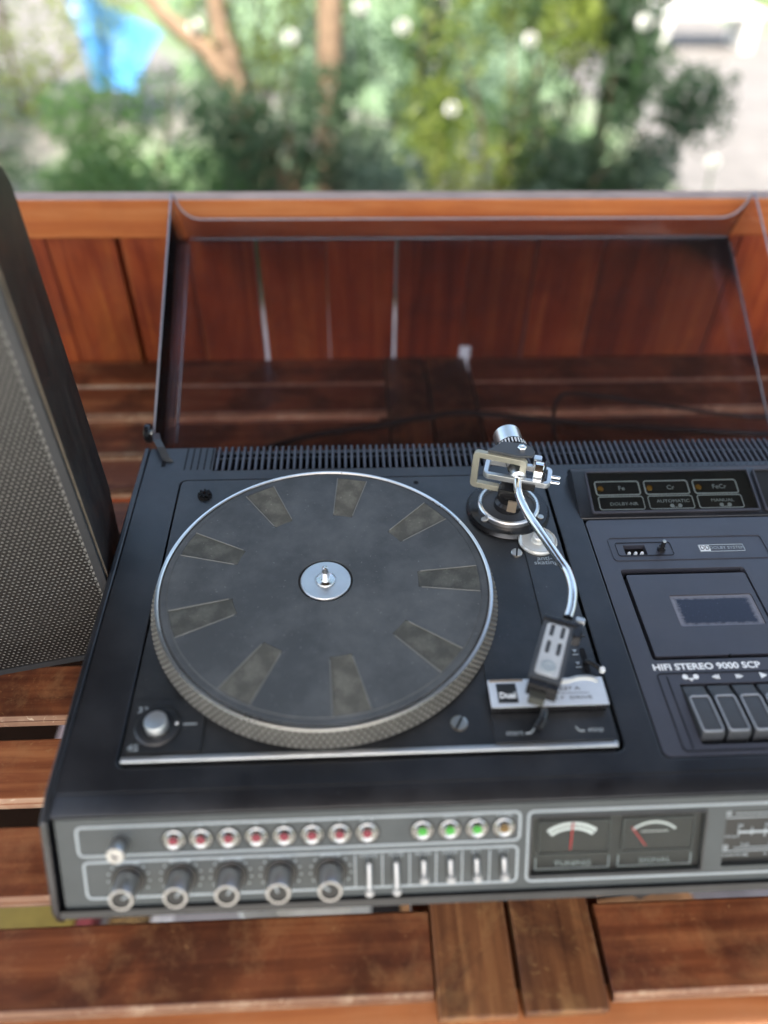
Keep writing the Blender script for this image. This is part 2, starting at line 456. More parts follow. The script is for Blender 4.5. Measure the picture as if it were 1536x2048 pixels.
co = nt.nodes.new('ShaderNodeTexCoord').outputs['Object']
rp = ramp(nt, [(0.3, (0.12, 0.20, 0.09)), (0.7, (0.24, 0.34, 0.19))]); nt.links.new(noise(nt, co, 6, 8, .75), rp.inputs[0])
nt.links.new(rp.outputs[0], b.inputs['Base Color']); b.inputs['Roughness'].default_value = 0.8
bump(nt, b, noise(nt, co, 90, 4), 0.8, 0.02)
def blob(cx, cy, rx, ry, n=40, seed=1):
    rnd = random.Random(seed); ph = [rnd.random() * 6.28 for _ in range(4)]
    return [(cx + rx * math.cos(t) * (1 + .08 * math.sin(3 * t + ph[0]) + .05 * math.sin(7 * t + ph[1])), cy + ry * math.sin(t) * (1 + .08 * math.sin(4 * t + ph[2]) + .05 * math.sin(9 * t + ph[3]))) for t in [2 * math.pi * i / n for i in range(n)]]
o = part('lawn', sheet('lawn', blob(0.9, 8.3, 2.2, 3.4, seed=3), ZG + 0.004, lawn_m)); o['kind'] = 'structure'
o = part('lawn', sheet('lawn', blob(5.0, 8.1, 1.5, 1.5, seed=5), ZG + 0.004, lawn_m)); o['kind'] = 'structure'
path_m = plain('pale_paving', (0.17, 0.16, 0.15), 0.8, vary=0.25, scale=6, bumpd=0.004, bscale=80)
o = part('path', sheet('path', blob(2.9, 5.4, 1.25, 3.0, seed=8), ZG + 0.008, path_m)); o['kind'] = 'structure'
o = part('path', sheet('path', blob(-3.3, 6.0, 2.0, 2.6, seed=9), ZG + 0.008, path_m)); o['kind'] = 'structure'

o = part('path', sheet('path', [(-1.5, 1.3), (2.2, 1.3), (2.2, 2.35), (-1.5, 2.35)], ZG + 0.012, plain('pale_stone_slabs', (.55, .58, .52), .8, vary=.2, scale=5))); o['kind'] = 'structure'  # pale sheet added so the notch and board gaps look bright
floor_m = plain('terrace_concrete', (0.36, 0.35, 0.33), 0.8, scale=10)
FL = part('floor', box('floor', -4, 4, -.32, 0.66, ZF - 0.14, ZF - 0.006, plain('shaded_floor_boards', (.014, .008, .005), .9, spec=.05), 0)); FL['kind'] = 'structure'  # floor under the table coloured near black for the shade there
o = part('terrace', box('terrace', -4, 4, -7, -.325, ZF - 0.14, ZF - 0.004, floor_m, 0)); o['kind'] = 'structure'
tile_m = plain('light_grey_floor_tile', (0.20, 0.205, 0.22), 0.5, vary=0.12, scale=8)
tile_me = box('floor_tile', -0.1, 0.1, -0.15, 0.15, -0.006, 0.004, tile_m, 0.002)
for i in range(-6, 8):
    for j in range(0, 1):
        part('floor_tile', tile_me, FL, at(-0.02 + i * 0.208, 0.02 + j * 0.308, ZF))

# unseen roof added overhead to shade the table and darken reflections
rf_m = wood('porch_roof_boards', (0.03, 0.018, 0.012), (0.05, 0.03, 0.02), (0.07, 0.045, 0.03), 'Y', 0.6, 0.6, 0.2)
rt = thing('porch_roof', 'brown boarded porch roof over the terrace table', 'roof', (0, 0, 1.95))
for i in range(14):
    x0 = -2.0 + i * 0.4
    dz = .022 * (i % 2)
    part('roof_board', box('roof_board', x0 - .02, x0 + 0.42, -1.9, 1.25, 1.95 + dz, 1.97 + dz, rf_m, 0.003), rt)

# ================================================================== TABLE
tb = thing('wooden_table', 'reddish brown slatted wooden table with a pair of boards across its middle', 'table', (0.2, 0.14, ZF))
SL = [(-.2955, -.2343), (-.2150, -.1530), (-.1317, -.0697), (-.0490, .0122), (.0317, .0935), (.1134, .1750), (.1951, .2566), (.2768, .3390), (.3512, .4165), (.4395, .5060), (.5105, .5790)]
th = 0.013
def slat(x0, x1, y0, y1, m=None):
    c = 0.004
    prof = [(y0, ZT - th), (y0, ZT - c), (y0 + c, ZT), (y1 - .0015, ZT), (y1, ZT - .0015), (y1, ZT - th)]
    return prism('table_slat', prof, x0, x1, [m or M['table'], M['worn']], 0.0006, 1, mi_fn=lambda i: 1 if i in (0, 1) else 0)
for k, (a, b_) in enumerate(SL):
    part('table_slat', slat(-1.0, 0.0792, a, b_), tb)
    part('table_slat', slat(0.2135, 1.3, a - (0.006 if k == 0 else 0), b_), tb)
def cross(x0, x1, y0, y1):
    return box('middle_board', x0, x1, y0, y1, ZT - 0.0132, ZT + 0.0015, M['table_y'], 0.002)
part('middle_board', cross(0.0808, 0.1405, -.310, .579), tb, label='left board of the middle pair')
part('middle_board', cross(0.1450, 0.2085, -.309, .579), tb, label='right board of the middle pair, darker')
part('apron', box('apron', -1.0, 1.3, -.3185, -.288, ZT - .11, ZT - .0134, M['apron'], .003), tb)
part('rear_rail', box('rear_rail', -1.0, 1.3, .53, .56, ZT - .09, ZT - .021, M['table'], .002), tb)
for x, hw_ in ((-.85, .03), (0.146, .078), (1.15, .03)):
    part('bearer', box('bearer', x - hw_, x + hw_, -.31, .57, ZT - .062, ZT - .0205, M['table'], .002), tb)
for x in (-.9, 1.2):
    for y in (-.27, .51):
        part('leg', box('leg', x - .03, x + .03, y - .03, y + .03, ZF, ZT - .021, M['table'], .003), tb)

# ================================================================== PARAPET
pp = thing('wooden_parapet', 'orange brown varnished board parapet with cap rail behind the table', 'parapet', (0.1, .6, ZG))
edges = [-1.075, -.977, -.879, -.781, -.683, -.585, -.488, -.390, -.2925, -.1975, -.1025, -.0040, .0965, .2010, .2985, .3960, .4940, .5920, .690, .788, .886, .984, 1.08]
gaps = {-.2925: .0045, -.1025: .0034, .0965: .0026, .2985: .0014, .3960: .0012, .5920: .002}
for i in range(len(edges) - 1):
    a, c = edges[i], edges[i + 1]
    xa = a + gaps.get(a, .0005); xc = c - gaps.get(c, .0005)
    dy = random.uniform(-.0012, .0012)
    zb = ZG + .02
    if abs(a - .2010) < 1e-6:   # a square notch is cut in the foot of this board
        bm = bmesh.new()
        z0n, z1n = ZT - .008, ZT + .0175
        pr_ = [(xa, z1n), (xa + .0180, z1n), (xa + .0180, zb), (xc, zb), (xc, .128), (xa, .128)]
        plate_bm(bm, pr_, [], 0, .017)
        bmesh.ops.transform(bm, matrix=Matrix(((1, 0, 0, 0), (0, 0, 1, .583 + dy), (0, 1, 0, 0), (0, 0, 0, 1))), verts=bm.verts)
        part('parapet_board', fin(bm, 'parapet_board', M['board']), pp, label='board with a small square notch at its foot')
    else:
        part('parapet_board', box('parapet_board', xa, xc, .583 + dy, .600 + dy, zb, .128, M['board'], .0012), pp)
bm = bmesh.new(); box_bm(bm, -1.1, 1.1, .574, .603, .083, .1365)
me = fin(bm, 'cap_rail', [M['cap'], M['cap_top']], True, .003, 2)
for f in me.polygons:
    if f.normal.z > .9: f.material_index = 1
part('cap_rail', me, pp)
for x in (-1.0, -.2925, 1.0):
    part('post', box('post', x - .04, x + .04, .602, .68, ZG, .08, M['board'], .004), pp)

# ================================================================== HI-FI UNIT
X0, X1 = -.2035, .5765
hf = thing('hifi_music_centre', 'black stereo music centre with turntable, cassette deck and open smoky lid', 'stereo system', (0.187, 0.0, ZT))
BX = {'L': -.1545, 'R': .2296, 'F': -.1612, 'B': .1612}     # turntable well
plinth_hole = rrect(BX['L'] - .002, BX['R'] + .0035, BX['F'] - .003, BX['B'] + .001, .007)
deck_hole = rrect(.2600, .5600, -.1716, .1690, .006)
vent_hole = rrect(-.160, .5600, .1785, .2250, .0005)
# top shell with its wells
outer = [(X0 + .006, -.1835), (X1 - .006, -.1835), (X1 - .006, .2180)] + [(.5600, .2180), (.5600, .1785), (-.1245, .1785), (-.1245, .2180)] + [(X0 + .006, .2180)]
part('cabinet_top', plate('cabinet_top', outer, [plinth_hole, deck_hole], -.004, 0, M['cabinet'], .0012), hf)
# shell: ends, back, bottom, ledge
capp = [(.2180, .0016), (-.1830, .0016), (-.2035, -.0035), (-.2412, -.0715), (-.2420, -.0860), (-.2370, -.0930), (.2180, -.0930)]
part('end_cheek', prism('end_cheek', capp, X0, X0 + .0058, M['cabinet'], .0016, 3), hf)
part('end_cheek', prism('end_cheek', capp, X1 - .0058, X1, M['cabinet'], .0016, 3), hf)
part('front_ledge', prism('front_ledge', [(-.1838, -.0006), (-.1990, -.0040), (-.1990, -.0080), (-.1838, -.0080)], X0 + .006, X1 - .006, M['cabinet'], .0006, 2), hf)
part('base_tray', plate('base_tray', rrect(X0 + .006, X1 - .006, -.2340, .2175, .002), [], -.0925, -.0865, M['black']), hf)
part('back_panel', box('back_panel', X0 + .006, X1 - .006, .2120, .2178, -.0864, -.006, M['cabinet'], .0006), hf)
for x in (-.16, .53):
    for y in (-.19, .18):
        part('foot', lathe('foot', [(0, ZT + .0015), (.014, ZT + .0015), (.016, -.0926), (0, -.0926)], M['black'], 24), hf, at(x, y))
# inner floor under the vents and the wells (dark chassis)
part('chassis', box('chassis', X0 + .008, X1 - .008, -.180, .210, -.030, -.026, M['black'], 0), hf)
# vent comb: blind grooved part then bars
vb = bmesh.new(); box_bm(vb, -.00155, .00155, .1785, .2195, -.012, 0)
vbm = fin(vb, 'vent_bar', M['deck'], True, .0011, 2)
k = 0; x = -.1210
while x < .560:
    part('vent_bar', vbm, hf, at(x, 0)); x += .00700; k += 1
part('vent_rib', box('vent_rib', -.1245, .560, .1990, .2005, -.006, -.0012, M['cabinet'], .0003), hf)
for i in range(5):
    part('vent_groove', box('vent_groove', -.156 + i * .007, -.1545 + i * .007, .1800, .2165, -.001, .00015, M['black'], 0), hf)
bm = bmesh.new()
for i in range(38): lathe_bm(bm, [(0, .0002), (.0009, .0002), (.0011, -.0004)], 8, at(.292 + i * .00715, .1738))
part('small_vent_hole', fin(bm, 'small_vent_hole', M['black']), hf, kind='stuff')

# ---- turntable plinth
ph = circ(0, 0, .1400, 96)
pl = part('turntable_plinth', plate('turntable_plinth', rrect(BX['L'], BX['R'], BX['F'], BX['B'], .006), [ph], -.010, .0008, M['plinth'], .0008), hf)
part('platter_well', plate('platter_well', circ(0, 0, .1401, 96), [], -.013, -.0102, M['black']), pl)
part('trim_strip', prism('trim_strip', [(-.1613, .0006), (-.1605, .0022), (-.1570, .0022), (-.1560, .0009)], BX['L'] + .001, BX['R'] - .002, M['alu_soft'], .0004, 2), pl)
def screw(r, h, m, slot=True):
    bm = bmesh.new(); lathe_bm(bm, [(r * 1.0, 0), (r, h * .7), (r * .85, h), (0, h)], 24)
    me = fin(bm, 'screw', [m], True)
    if slot:
        bm = bmesh.new(); bm.from_mesh(me); box_bm(bm, -r * .95, r * .95, -r * .14, r * .14, h * .5, h + .0001, 1)
        bm.to_mesh(me); bm.free(); me.materials.append(M['black'])
    return me
part('screw', screw(.0055, .0022, M['steel']), pl, at(.1836, .0454, .0008) @ RZ(78))
part('screw', screw(.0068, .0012, M['steel']), pl, at(.1062, -.1365, .0008) @ RZ(60))
bm = bmesh.new()
lathe_bm(bm, [(.0075, 0), (.0075, .0012), (.006, .002), (0, .0012)], 20)
for a in range(0, 180, 45): box_bm(bm, -.0065, .0065, -.0009, .0009, .001, .0042, 0, RZ(a))
part('transit_screw', fin(bm, 'transit_screw', M['black'], True), pl, at(-.1274, .1369, .0008))
part('adjuster_hole', lathe('adjuster_hole', [(0, .0004), (.0022, .0004), (.0028, 0)], M['black'], 20), pl, at(.0939, .1518, .0008))

# ---- platter, rim, strobe dots, mat
pt = part('platter', lathe('platter', [(0, .0022), (.1552, .0022), (.1556, .0028), (.1490, .0184), (.1470, .0190), (.1440, .0185), (.1436, .0172), (0, .0172)], M['platter_side'], 144), hf)
part('rim_ring', lathe('rim_ring', [(.1476, .0176), (.1498, .0180), (.1502, .0192), (.1498, .0202), (.1478, .0204), (.1470, .0196), (.1470, .0186)], M['alu'], 144), pt)
bm = bmesh.new()
base = [(-.00125, 0), (0, .0018), (.00125, 0), (0, -.0018)]
for row in range(4):
    n = 180
    for i in range(n):
        a = 2 * math.pi * (i + .5 * (row % 2)) / n
        z = .0050 + row * .0036; r_ = .1490 + (.0184 - z) / .0156 * .0066
        ux, uy = -math.sin(a), math.cos(a); nx, ny = math.cos(a), math.sin(a)
        vs = []
        for px, pz in ((-.0019, -.0014), (.0019, -.0014), (.0019, .0014), (-.0019, .0014)):
            rq = r_ - pz * .42
            vs.append(bm.verts.new((nx * rq + ux * px, ny * rq + uy * px, z + pz)))
        tp = []
        for px, pz in ((-.0011, -.0008), (.0011, -.0008), (.0011, .0008), (-.0011, .0008)):
            rq = r_ + .0011 - pz * .42
            tp.append(bm.verts.new((nx * rq + ux * px, ny * rq + uy * px, z + pz + .0005)))
        bm.faces.new(tp)
        for q in range(4): bm.faces.new((vs[q], vs[(q + 1) % 4], tp[(q + 1) % 4], tp[q]))
me = bpy.data.meshes.new('strobe_dots'); bm.to_mesh(me); bm.free(); me.materials.append(M['strobe'])
part('strobe_dot', me, pt, kind='stuff')
part('hub_disc', lathe('hub_disc', [(.0225, .0170), (.0225, .0200), (.0218, .0206), (.0098, .0206), (.0094, .0196), (.0085, .0196)], M['alu_soft'], 64), pt)
part('spindle', lathe('spindle', [(.0088, .0192), (.0088, .0208), (.0082, .0216), (.0042, .0220), (.0036, .0228), (.0036, .0310), (.0031, .0330), (.0024, .0368), (.0012, .0378), (0, .0378)], M['chrome'], 32), pt)
# mat: sectors with 9 windows for the ribbed pads
mt_z = .0205
NP = 9; half = R(6.3); off = R(-.8)
bm = bmesh.new()
def P(r_, a, z): return bm.verts.new((r_ * math.cos(a), r_ * math.sin(a), z))
r_in, r_a, r_b, r_out, r_step = .0245, .0835, .1385, .1455, .1392
rcorner = .004
prof_top = lambda r_: mt_z - (.0004 if r_ > r_step else 0)
for k in range(NP):
    a0 = off + k * 2 * math.pi / NP
    angs_out = [a0 + half + (2 * math.pi / NP - 2 * half) * i / 8 for i in range(9)]
    angs_in = [a0 - half + 2 * half * i / 8 for i in range(9)]
    def strip(angs, rs):
        grid = [[P(r_, a, z) for a in angs] for r_, z in rs]
        for g0, g1 in zip(grid, grid[1:]):
            for i in range(len(angs) - 1): bm.faces.new((g0[i], g1[i], g1[i + 1], g0[i + 1]))
    full = [(r_in, .0178), (r_in, mt_z - .0004), (r_in + .0006, mt_z), (.05, mt_z), (r_a, mt_z), (r_b, mt_z), (r_step, mt_z), (r_step + .0008, mt_z - .0007), (r_out - .0008, mt_z - .0007), (r_out, mt_z - .0012), (r_out, .0172)]
    strip(angs_out, full)
    strip(angs_in, full[:5] + [(r_a, mt_z - .0012)])
    strip(angs_in, [(r_b, mt_z - .0012)] + full[5:])
    for s in (-1, 1):   # side walls of the window
        a = a0 + s * half
        v = [P(r_a, a, mt_z), P(r_b, a, mt_z), P(r_b, a, mt_z - .0014), P(r_a, a, mt_z - .0014)]
        bm.faces.new(v)
mat_o = part('platter_mat', fin(bm, 'platter_mat', M['rubber'], True), hf)
bm = bmesh.new()
rows = []
nr = 44
for i in range(nr * 2 + 1):
    r_ = r_a + (r_b - r_a) * i / (nr * 2)
    z = mt_z - (.0001 if i % 2 else .0007)
    hw_ = half * .985
    if i < 6: hw_ *= .80 + .2 * math.sqrt(max(0, 1 - (1 - i / 6) ** 2))
    rows.append([P(r_, -hw_ + 2 * hw_ * j / 6, z) for j in range(7)])
for g0, g1 in zip(rows, rows[1:]):
    for j in range(6): bm.faces.new((g0[j], g1[j], g1[j + 1], g0[j + 1]))
for s_ in (-1, 1):
    a = s_ * half
    tube_bm(bm, [(r_ * math.cos(a), r_ * math.sin(a), mt_z + .0001) for r_ in (r_a + .003, (r_a + r_b) / 2, r_b)], .00055, 6, 1)
pad_me = fin(bm, 'mat_pad', [M['pad'], M['pad_edge']])
for k in range(NP):
    pd = part('mat_pad', pad_me, mat_o, RZ(math.degrees(off) + 40 * k))

# ---- speed selector, lower left of the plinth
sp = part('speed_selector', plate('speed_selector', rrect(-.1515, -.0945, -.1540, -.1080, .002), [], .0008, .0030, M['plinth'], .0006), hf)
part('selector_ring', lathe('selector_ring', [(.0178, .0030), (.0178, .0042), (.0165, .0050), (.0120, .0050), (.0115, .0034)], M['plinth'], 48), sp, at(-.1300, -.1315))
part('selector_knob', lathe('selector_knob', [(.0092, .0030), (.0090, .0120), (.0082, .0132), (.0045, .0128), (0, .0126)], M['alu_soft'], 40), sp, at(-.1300, -.1325))
part('pointer_line', box('pointer_line', -.1105, -.1000, -.1312, -.1300, .0030, .0033, M['line'], 0), sp)
part('pointer_dot', lathe('pointer_dot', [(.0014, .0050), (.0012, .0054), (0, .0054)], M['white'], 16), sp, at(-.1152, -.1308))
text('lettering', '33', .0075, M['line'], sp, at(-.1440, -.1170, .0031), 1.2)
text('lettering', '45', .0075, M['line'], sp, at(-.1460, -.1500, .0031), 1.2)

# ---- tonearm base, arm, anti-skating
ta = part('tonearm_base', lathe('tonearm_base', [(.0420, .0008), (.0425, .0025), (.0405, .0052), (.0400, .0062), (.0300, .0066), (0, .0066)], M['gloss_black'], 72), hf, at(.1845, .1055))
part('base_ring', lathe('base_ring', [(.0312, .0064), (.0312, .0110), (.0300, .0122), (.0278, .0122), (.0272, .0070)], M['alu'], 72), ta, at(.1845, .1055))
part('base_floor', lathe('base_floor', [(.0275, .0080), (0, .0080)], M['dgrey'], 48), ta, at(.1845, .1055))
part('screw', screw(.0032, .0014, M['steel'], False), ta, at(.1572, .0870, .0066))
part('screw', screw(.0032, .0014, M['steel'], False), ta, at(.2146, .0890, .0066))
strip_l = [(.1918, .0720), (.2255, .0720), (.2262, -.0560), (.1920, -.0560)]
part('arm_side_strip', plate('arm_side_strip', list(reversed(strip_l)), [], .0008, .0028, M['plinth'], .0005), hf)
ak = part('anti_skating_knob', lathe('anti_skating_knob', [(.0190, .0028), (.0190, .0048), (.0178, .0060), (.0160, .0052), (.0070, .0050), (.0062, .0105), (.0052, .0115), (0, .0115)], M['clear_knob'], 48), hf, at(.2065, .0590))
text('lettering', 'anti-\nskating', .0072, M['line'], hf, at(.2090, .0335, .0030), 1.15)

arm_root = part('tonearm', lathe('tonearm', [(.0145, .0080), (.0140, .0140), (.0110, .0170), (.0110, .0240), (.0125, .0260), (.0125, .0280), (0, .0280)], M['gloss_black'], 32), hf, at(.1840, .1060))
# gimbal frames
PV = Vector((.1880, .1075, .0475))
FR = T(Vector((.1705, .1125, .0465))) @ RZ(-19) @ Matrix.Rotation(R(90), 4, 'X')
part('gimbal_frame', ring_loop('gimbal_frame', -.0265, .0265, -.0225, .0225, .0055, .0066, -.0026, .0026, M['beige'], .0006), arm_root, FR)
part('fork', box('fork', -.010, .012, -.006, .010, .020, .034, M['gloss_black'], .002), arm_root, at(.1815, .1040) @ RZ(-19))
part('fork_plate', box('fork_plate', -.0035, .0055, -.0012, .0012, .014, .028, M['brass'], .0005), arm_root, at(.1830, .0905) @ RZ(-19))
bm = bmesh.new(); plate_bm(bm, [(-.026, .004), (.004, .002), (.017, .006), (.019, .014), (.008, .024), (-.014, .021)], [], .0690, .0722)
part('bearing_bridge', fin(bm, 'bearing_bridge', M['dgrey'], True, .0006), arm_root, at(.1820, .1060) @ RZ(-17))
part('bridge_screw', lathe('bridge_screw', [(.0046, .0722), (.0046, .0742), (.0038, .0750), (.0024, .0750), (.0022, .0736), (0, .0736)], M['chrome'], 6), arm_root, at(.1915, .1180))
IR = T(Vector((.1925, .1100, .0480))) @ RZ(-17)
part('inner_ring', ring_loop('inner_ring', -.0360, .0300, -.0140, .0130, .006, .0046, -.0030, .0030, M['alu_soft'], .0006), arm_root, IR)
part('inner_ring_shadow_block', box('bearing_block', -.004, .016, -.0160, -.0140, -.008, .000, M['gloss_black'], .0006), arm_root, IR).name = 'bearing_block'  # gloss black block below the front bar of the inner ring
part('pivot_bush', lathe('pivot_bush', [(.0080, -.006), (.0080, .006), (.0060, .0075), (.0045, .0075)], M['alu_soft'], 28), arm_root, T(Vector((.1893, .1085, .0480))) @ RZ(-6) @ Matrix.Rotation(R(90), 4, 'X'))
wheel = lathe('tracking_wheel', [(0, -.0045), (.0108, -.0045), (.0115, -.0038), (.0115, .0038), (.0108, .0045), (0, .0045)], M['chrome'], 36)
part('tracking_wheel', wheel, arm_root, IR @ at(.0165, .0000, .0040) @ Matrix.Rotation(R(90), 4, 'Y'))
part('wheel_guard', box('wheel_guard', .0215, .0235, -.0105, .0095, -.004, .0135, M['gloss_black'], .0006), arm_root, IR)
part('wheel_cap', box('wheel_cap', .0100, .0180, .0105, .0190, .0020, .0110, M['alu_soft'], .0012), arm_root, IR)
for dy in (-.006, .002):
    part('pivot_pin', lathe('pivot_pin', [(.0018, 0), (.0018, .0085), (.0012, .0092), (0, .0092)], M['chrome'], 14), arm_root, IR @ at(.0295, dy, 0) @ Matrix.Rotation(R(90), 4, 'Y'))
# counterweight
CWd = Vector((-.06, 1, .06)).normalized()
CW = T(Vector((.1875, .1310, .0535))) @ CWd.to_track_quat('Z', 'Y').to_matrix().to_4x4()
part('counterweight', lathe('counterweight', [(0, .012), (.0130, .012), (.0140, .013), (.0140, .0305), (.0132, .0315), (0, .0320)], M['alu'], 48), arm_root, CW)
cr = part('counterweight_collar', lathe('counterweight_collar', [(.0115, .000), (.0152, .000), (.0158, .001), (.0158, .0108), (.0150, .0118), (.0115, .0118)], M['gloss_black'], 48), arm_root, CW)
bm = bmesh.new()
for i in range(30): box_bm(bm, .0156, .0162, -.0007, .0007, .0030, .0092, 0, RZ(i * 12))
part('scale_mark', fin(bm, 'scale_mark', M['white']), cr, CW)
part('arm_stub', lathe('arm_stub', [(.0095, -.018), (.0095, -.006), (.0125, -.002), (.0125, .001)], M['steel'], 32), arm_root, CW)
# arm tube (S bend seen from above), headshell, cartridge
AZ = .0475
apts = [(.1893, .1120, AZ), (.1880, .1040, AZ), (.1853, .0800, AZ), (.1885, .0545, AZ), (.1960, .0285, AZ), (.2066, -.0060, AZ - .001), (.2105, -.0200, AZ - .0012), (.2107, -.0385, AZ - .002), (.2062, -.0555, AZ - .003), (.2005, -.0680, AZ - .0035)]
part('arm_tube', tube('arm_tube', apts, .0042, M['chrome'], 16, 6), arm_root)
HS = T(Vector((.1810, -.1000, .0435))) @ RZ(-23)
hs = part('headshell', plate('headshell', rrect(-.0125, .0125, -.0300, .0290, .003), [], -.006, .0015, M['dgrey'], .0012), arm_root, HS)
slots = [rrect(x - .0017, x + .0017, y, y + .0135, .0016) for x in (-.0040, .0046) for y in (-.0055, .0120)]
part('headshell_plate', plate('headshell_plate', rrect(-.0090, .0090, -.0262, .0250, .0025), slots, .0016, .0026, M['shell_plate'], .0003), hs, HS)
part('headshell_screw', lathe('headshell_screw', [(.0062, .0026), (.0058, .0034), (.0030, .0034), (.0026, .0030), (0, .0030)], M['line'], 28), hs, HS @ at(0, -.0180))
part('headshell_collar', box('headshell_collar', -.0135, .0150, .0280, .0335, -.008, .0030, M['gloss_black'], .0012), hs, HS)
part('collar_lug', box('collar_lug', .0115, .0195, .0180, .0340, -.010, .0020, M['gloss_black'], .0015), hs, HS)
part('locking_tab', box('locking_tab', .0120, .0195, .0345, .0395, -.004, .003, M['alu_soft'], .0012), hs, HS)
part('cartridge', box('cartridge', -.0118, .0118, -.0365, -.0290, -.0145, .0000, M['gloss_black'], .001), hs, HS)
part('cartridge_body', box('cartridge_body', -.0095, .0095, -.0300, -.0020, -.0160, -.0062, M['gloss_black'], .001), hs, HS)
part('stylus_grip', box('stylus_grip', -.0085, .0040, -.0440, -.0360, -.0150, -.0060, plain('stylus_grip_plastic', (.05, .052, .045), .4), .001), hs, HS)
fl = [(.0100, -.0245, -.003), (.0160, -.0225, -.002), (.0240, -.0170, -.0015), (.0330, -.0140, -.001), (.0385, -.0150, -.0005)]
part('finger_lift', tube('finger_lift', fl, [.0014, .0018, .0020, .0018, .0012] if False else .0016, M['alu_soft'], 8, 5), hs, HS)

# ---- cue lever
cue = part('cue_lever', tube('cue_lever', [(.2192, -.0850, .0010), (.2195, -.0855, .0070), (.2225, -.0885, .0085), (.2290, -.0950, .0085)], .0022, M['gloss_black'], 12, 4), hf)
part('lever_tip', lathe('lever_tip', [(0, -.0020), (.0022, -.0020), (.0026, 0), (.0022, .0022), (0, .0026)], M['white'], 16), cue, at(.2298, -.0958, .0085))
part('lever_slot', plate('lever_slot', rrect(.2178, .2222, -.0935, -.0690, .002), [], .0006, .0030, M['black']), cue)
bm = bmesh.new()
for (y, d) in ((-.0705, 1), (-.0832, -1)):
    v = [bm.verts.new(q) for q in ((.2110, y, .0032), (.2150, y, .0032), (.2130, y - .0034, .0032))]
    bm.faces.new(v); box_bm(bm, .2105, .2155, y - .0058, y - .0048, .0029, .0032)
part('cue_symbol', fin(bm, 'cue_symbol', M['line']), hf)

# ---- control block with maker's plate, start lever
part('arm_rest_plate', plate('arm_rest_plate', rrect(.1330, .2262, -.1000, -.0570, .001), [], .0008, .0022, M['plinth'], .0005), hf)
cb = part('control_block', box('control_block', .1325, .2266, -.1288, -.1044, .0008, .0095, M['gloss_black'], .0008), hf)
part('maker_plate', box('maker_plate', .1322, .2269, -.1292, -.1036, .0096, .0106, M['alu_plate'], .0004), cb)
part('plate_edge', box('plate_edge', .1335, .1610, -.1058, -.1042, .0107, .0111, M['brass'], 0), cb)
part('logo_ground', box('logo_ground', .1385, .1545, -.1255, -.1078, .0107, .0110, M['dialblack'], 0), cb)
text('logo', 'Dual', .0072, M['white'], cb, at(.1465, -.1190, .0112), .98, bold=.0002)
text('lettering', '1237 A', .0042, M['ink'], cb, at(.1960, -.1140, .0108), 1.7)
text('lettering', 'BELT  DRIVE', .0038, M['ink'], cb, at(.1960, -.1225, .0108), 1.8)
part('rule_line', box('rule_line', .1790, .2130, -.1183, -.1179, .0107, .0109, M['ink'], 0), cb)
lp = part('start_panel', plate('start_panel', rrect(.1325, .2255, -.1555, -.1300, .001), [], .0008, .0022, M['plinth'], .0005), hf)
part('panel_lip', box('panel_lip', .1330, .2250, -.1562, -.1548, .0022, .0036, M['plinth'], .0004), lp)
sl = part('start_lever', tube('start_lever', [(.1745, -.1290, .0040), (.1738, -.1340, .0085), (.1700, -.1420, .0110), (.1655, -.1475, .0100)], [.0036, .0040, .0040, .0036] if False else .0036, M['gloss_black'], 14, 4), hf)
text('lettering', 'start', .0058, M['line'], lp, at(.1485, -.1472, .0024), 1.25)
text('lettering', 'stop', .0058, M['line'], lp, at(.2130, -.1462, .0024), 1.25)
part('mark_line', tube('mark_line', [(.1570, -.1478, .0024), (.1610, -.1476, .0024), (.1632, -.1455, .0024), (.1645, -.1435, .0024)], .0006, M['line'], 6, 4), lp)
part('mark_line', tube('mark_line', [(.1978, -.1435, .0024), (.1992, -.1460, .0024), (.2012, -.1472, .0024), (.2040, -.1470, .0024)], .0006, M['line'], 6, 4), lp)

# ---- cassette deck
cd_holes = [rrect(.2795, .400, -.0815, .0225, .003), rrect(.2945, .520, -.1608, -.1058, .0008), rrect(.2907, .3122, .0412, .0540, .0004)]
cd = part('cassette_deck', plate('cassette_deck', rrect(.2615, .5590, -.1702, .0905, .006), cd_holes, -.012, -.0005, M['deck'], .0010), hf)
part('deck_well', box('deck_well', .2605, .5595, -.1710, .1680, -.0240, -.0200, M['black'], 0), cd)
# hood with the indicator windows
part('indicator_hood', prism('indicator_hood', [(.0918, -.004), (.0922, .0004), (.0975, .0012), (.1475, .0148), (.1540, .0140), (.1585, .0000), (.1600, -.004)], .2578, .5590, M['cabinet'], .0008, 2), cd)
slope = math.atan2(.0136, .05)
HM = T(Vector((0, .0975, .0012))) @ Matrix.Rotation(slope, 4, 'X')
HLEN = math.hypot(.05, .0136)
ih = part('indicator_window', plate('indicator_window', rrect(.2725, .4460, .0015, HLEN - .0010, .002), [], 0, .0004, M['dialblack']), cd, HM)
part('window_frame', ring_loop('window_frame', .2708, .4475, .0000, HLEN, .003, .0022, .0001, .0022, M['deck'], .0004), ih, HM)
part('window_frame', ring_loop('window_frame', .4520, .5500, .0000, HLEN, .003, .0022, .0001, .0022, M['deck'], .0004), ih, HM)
part('level_meter', plate('level_meter', rrect(.4540, .5480, .0020, HLEN - .002, .001), [], 0, .0005, M['dialblack']), cd, HM)
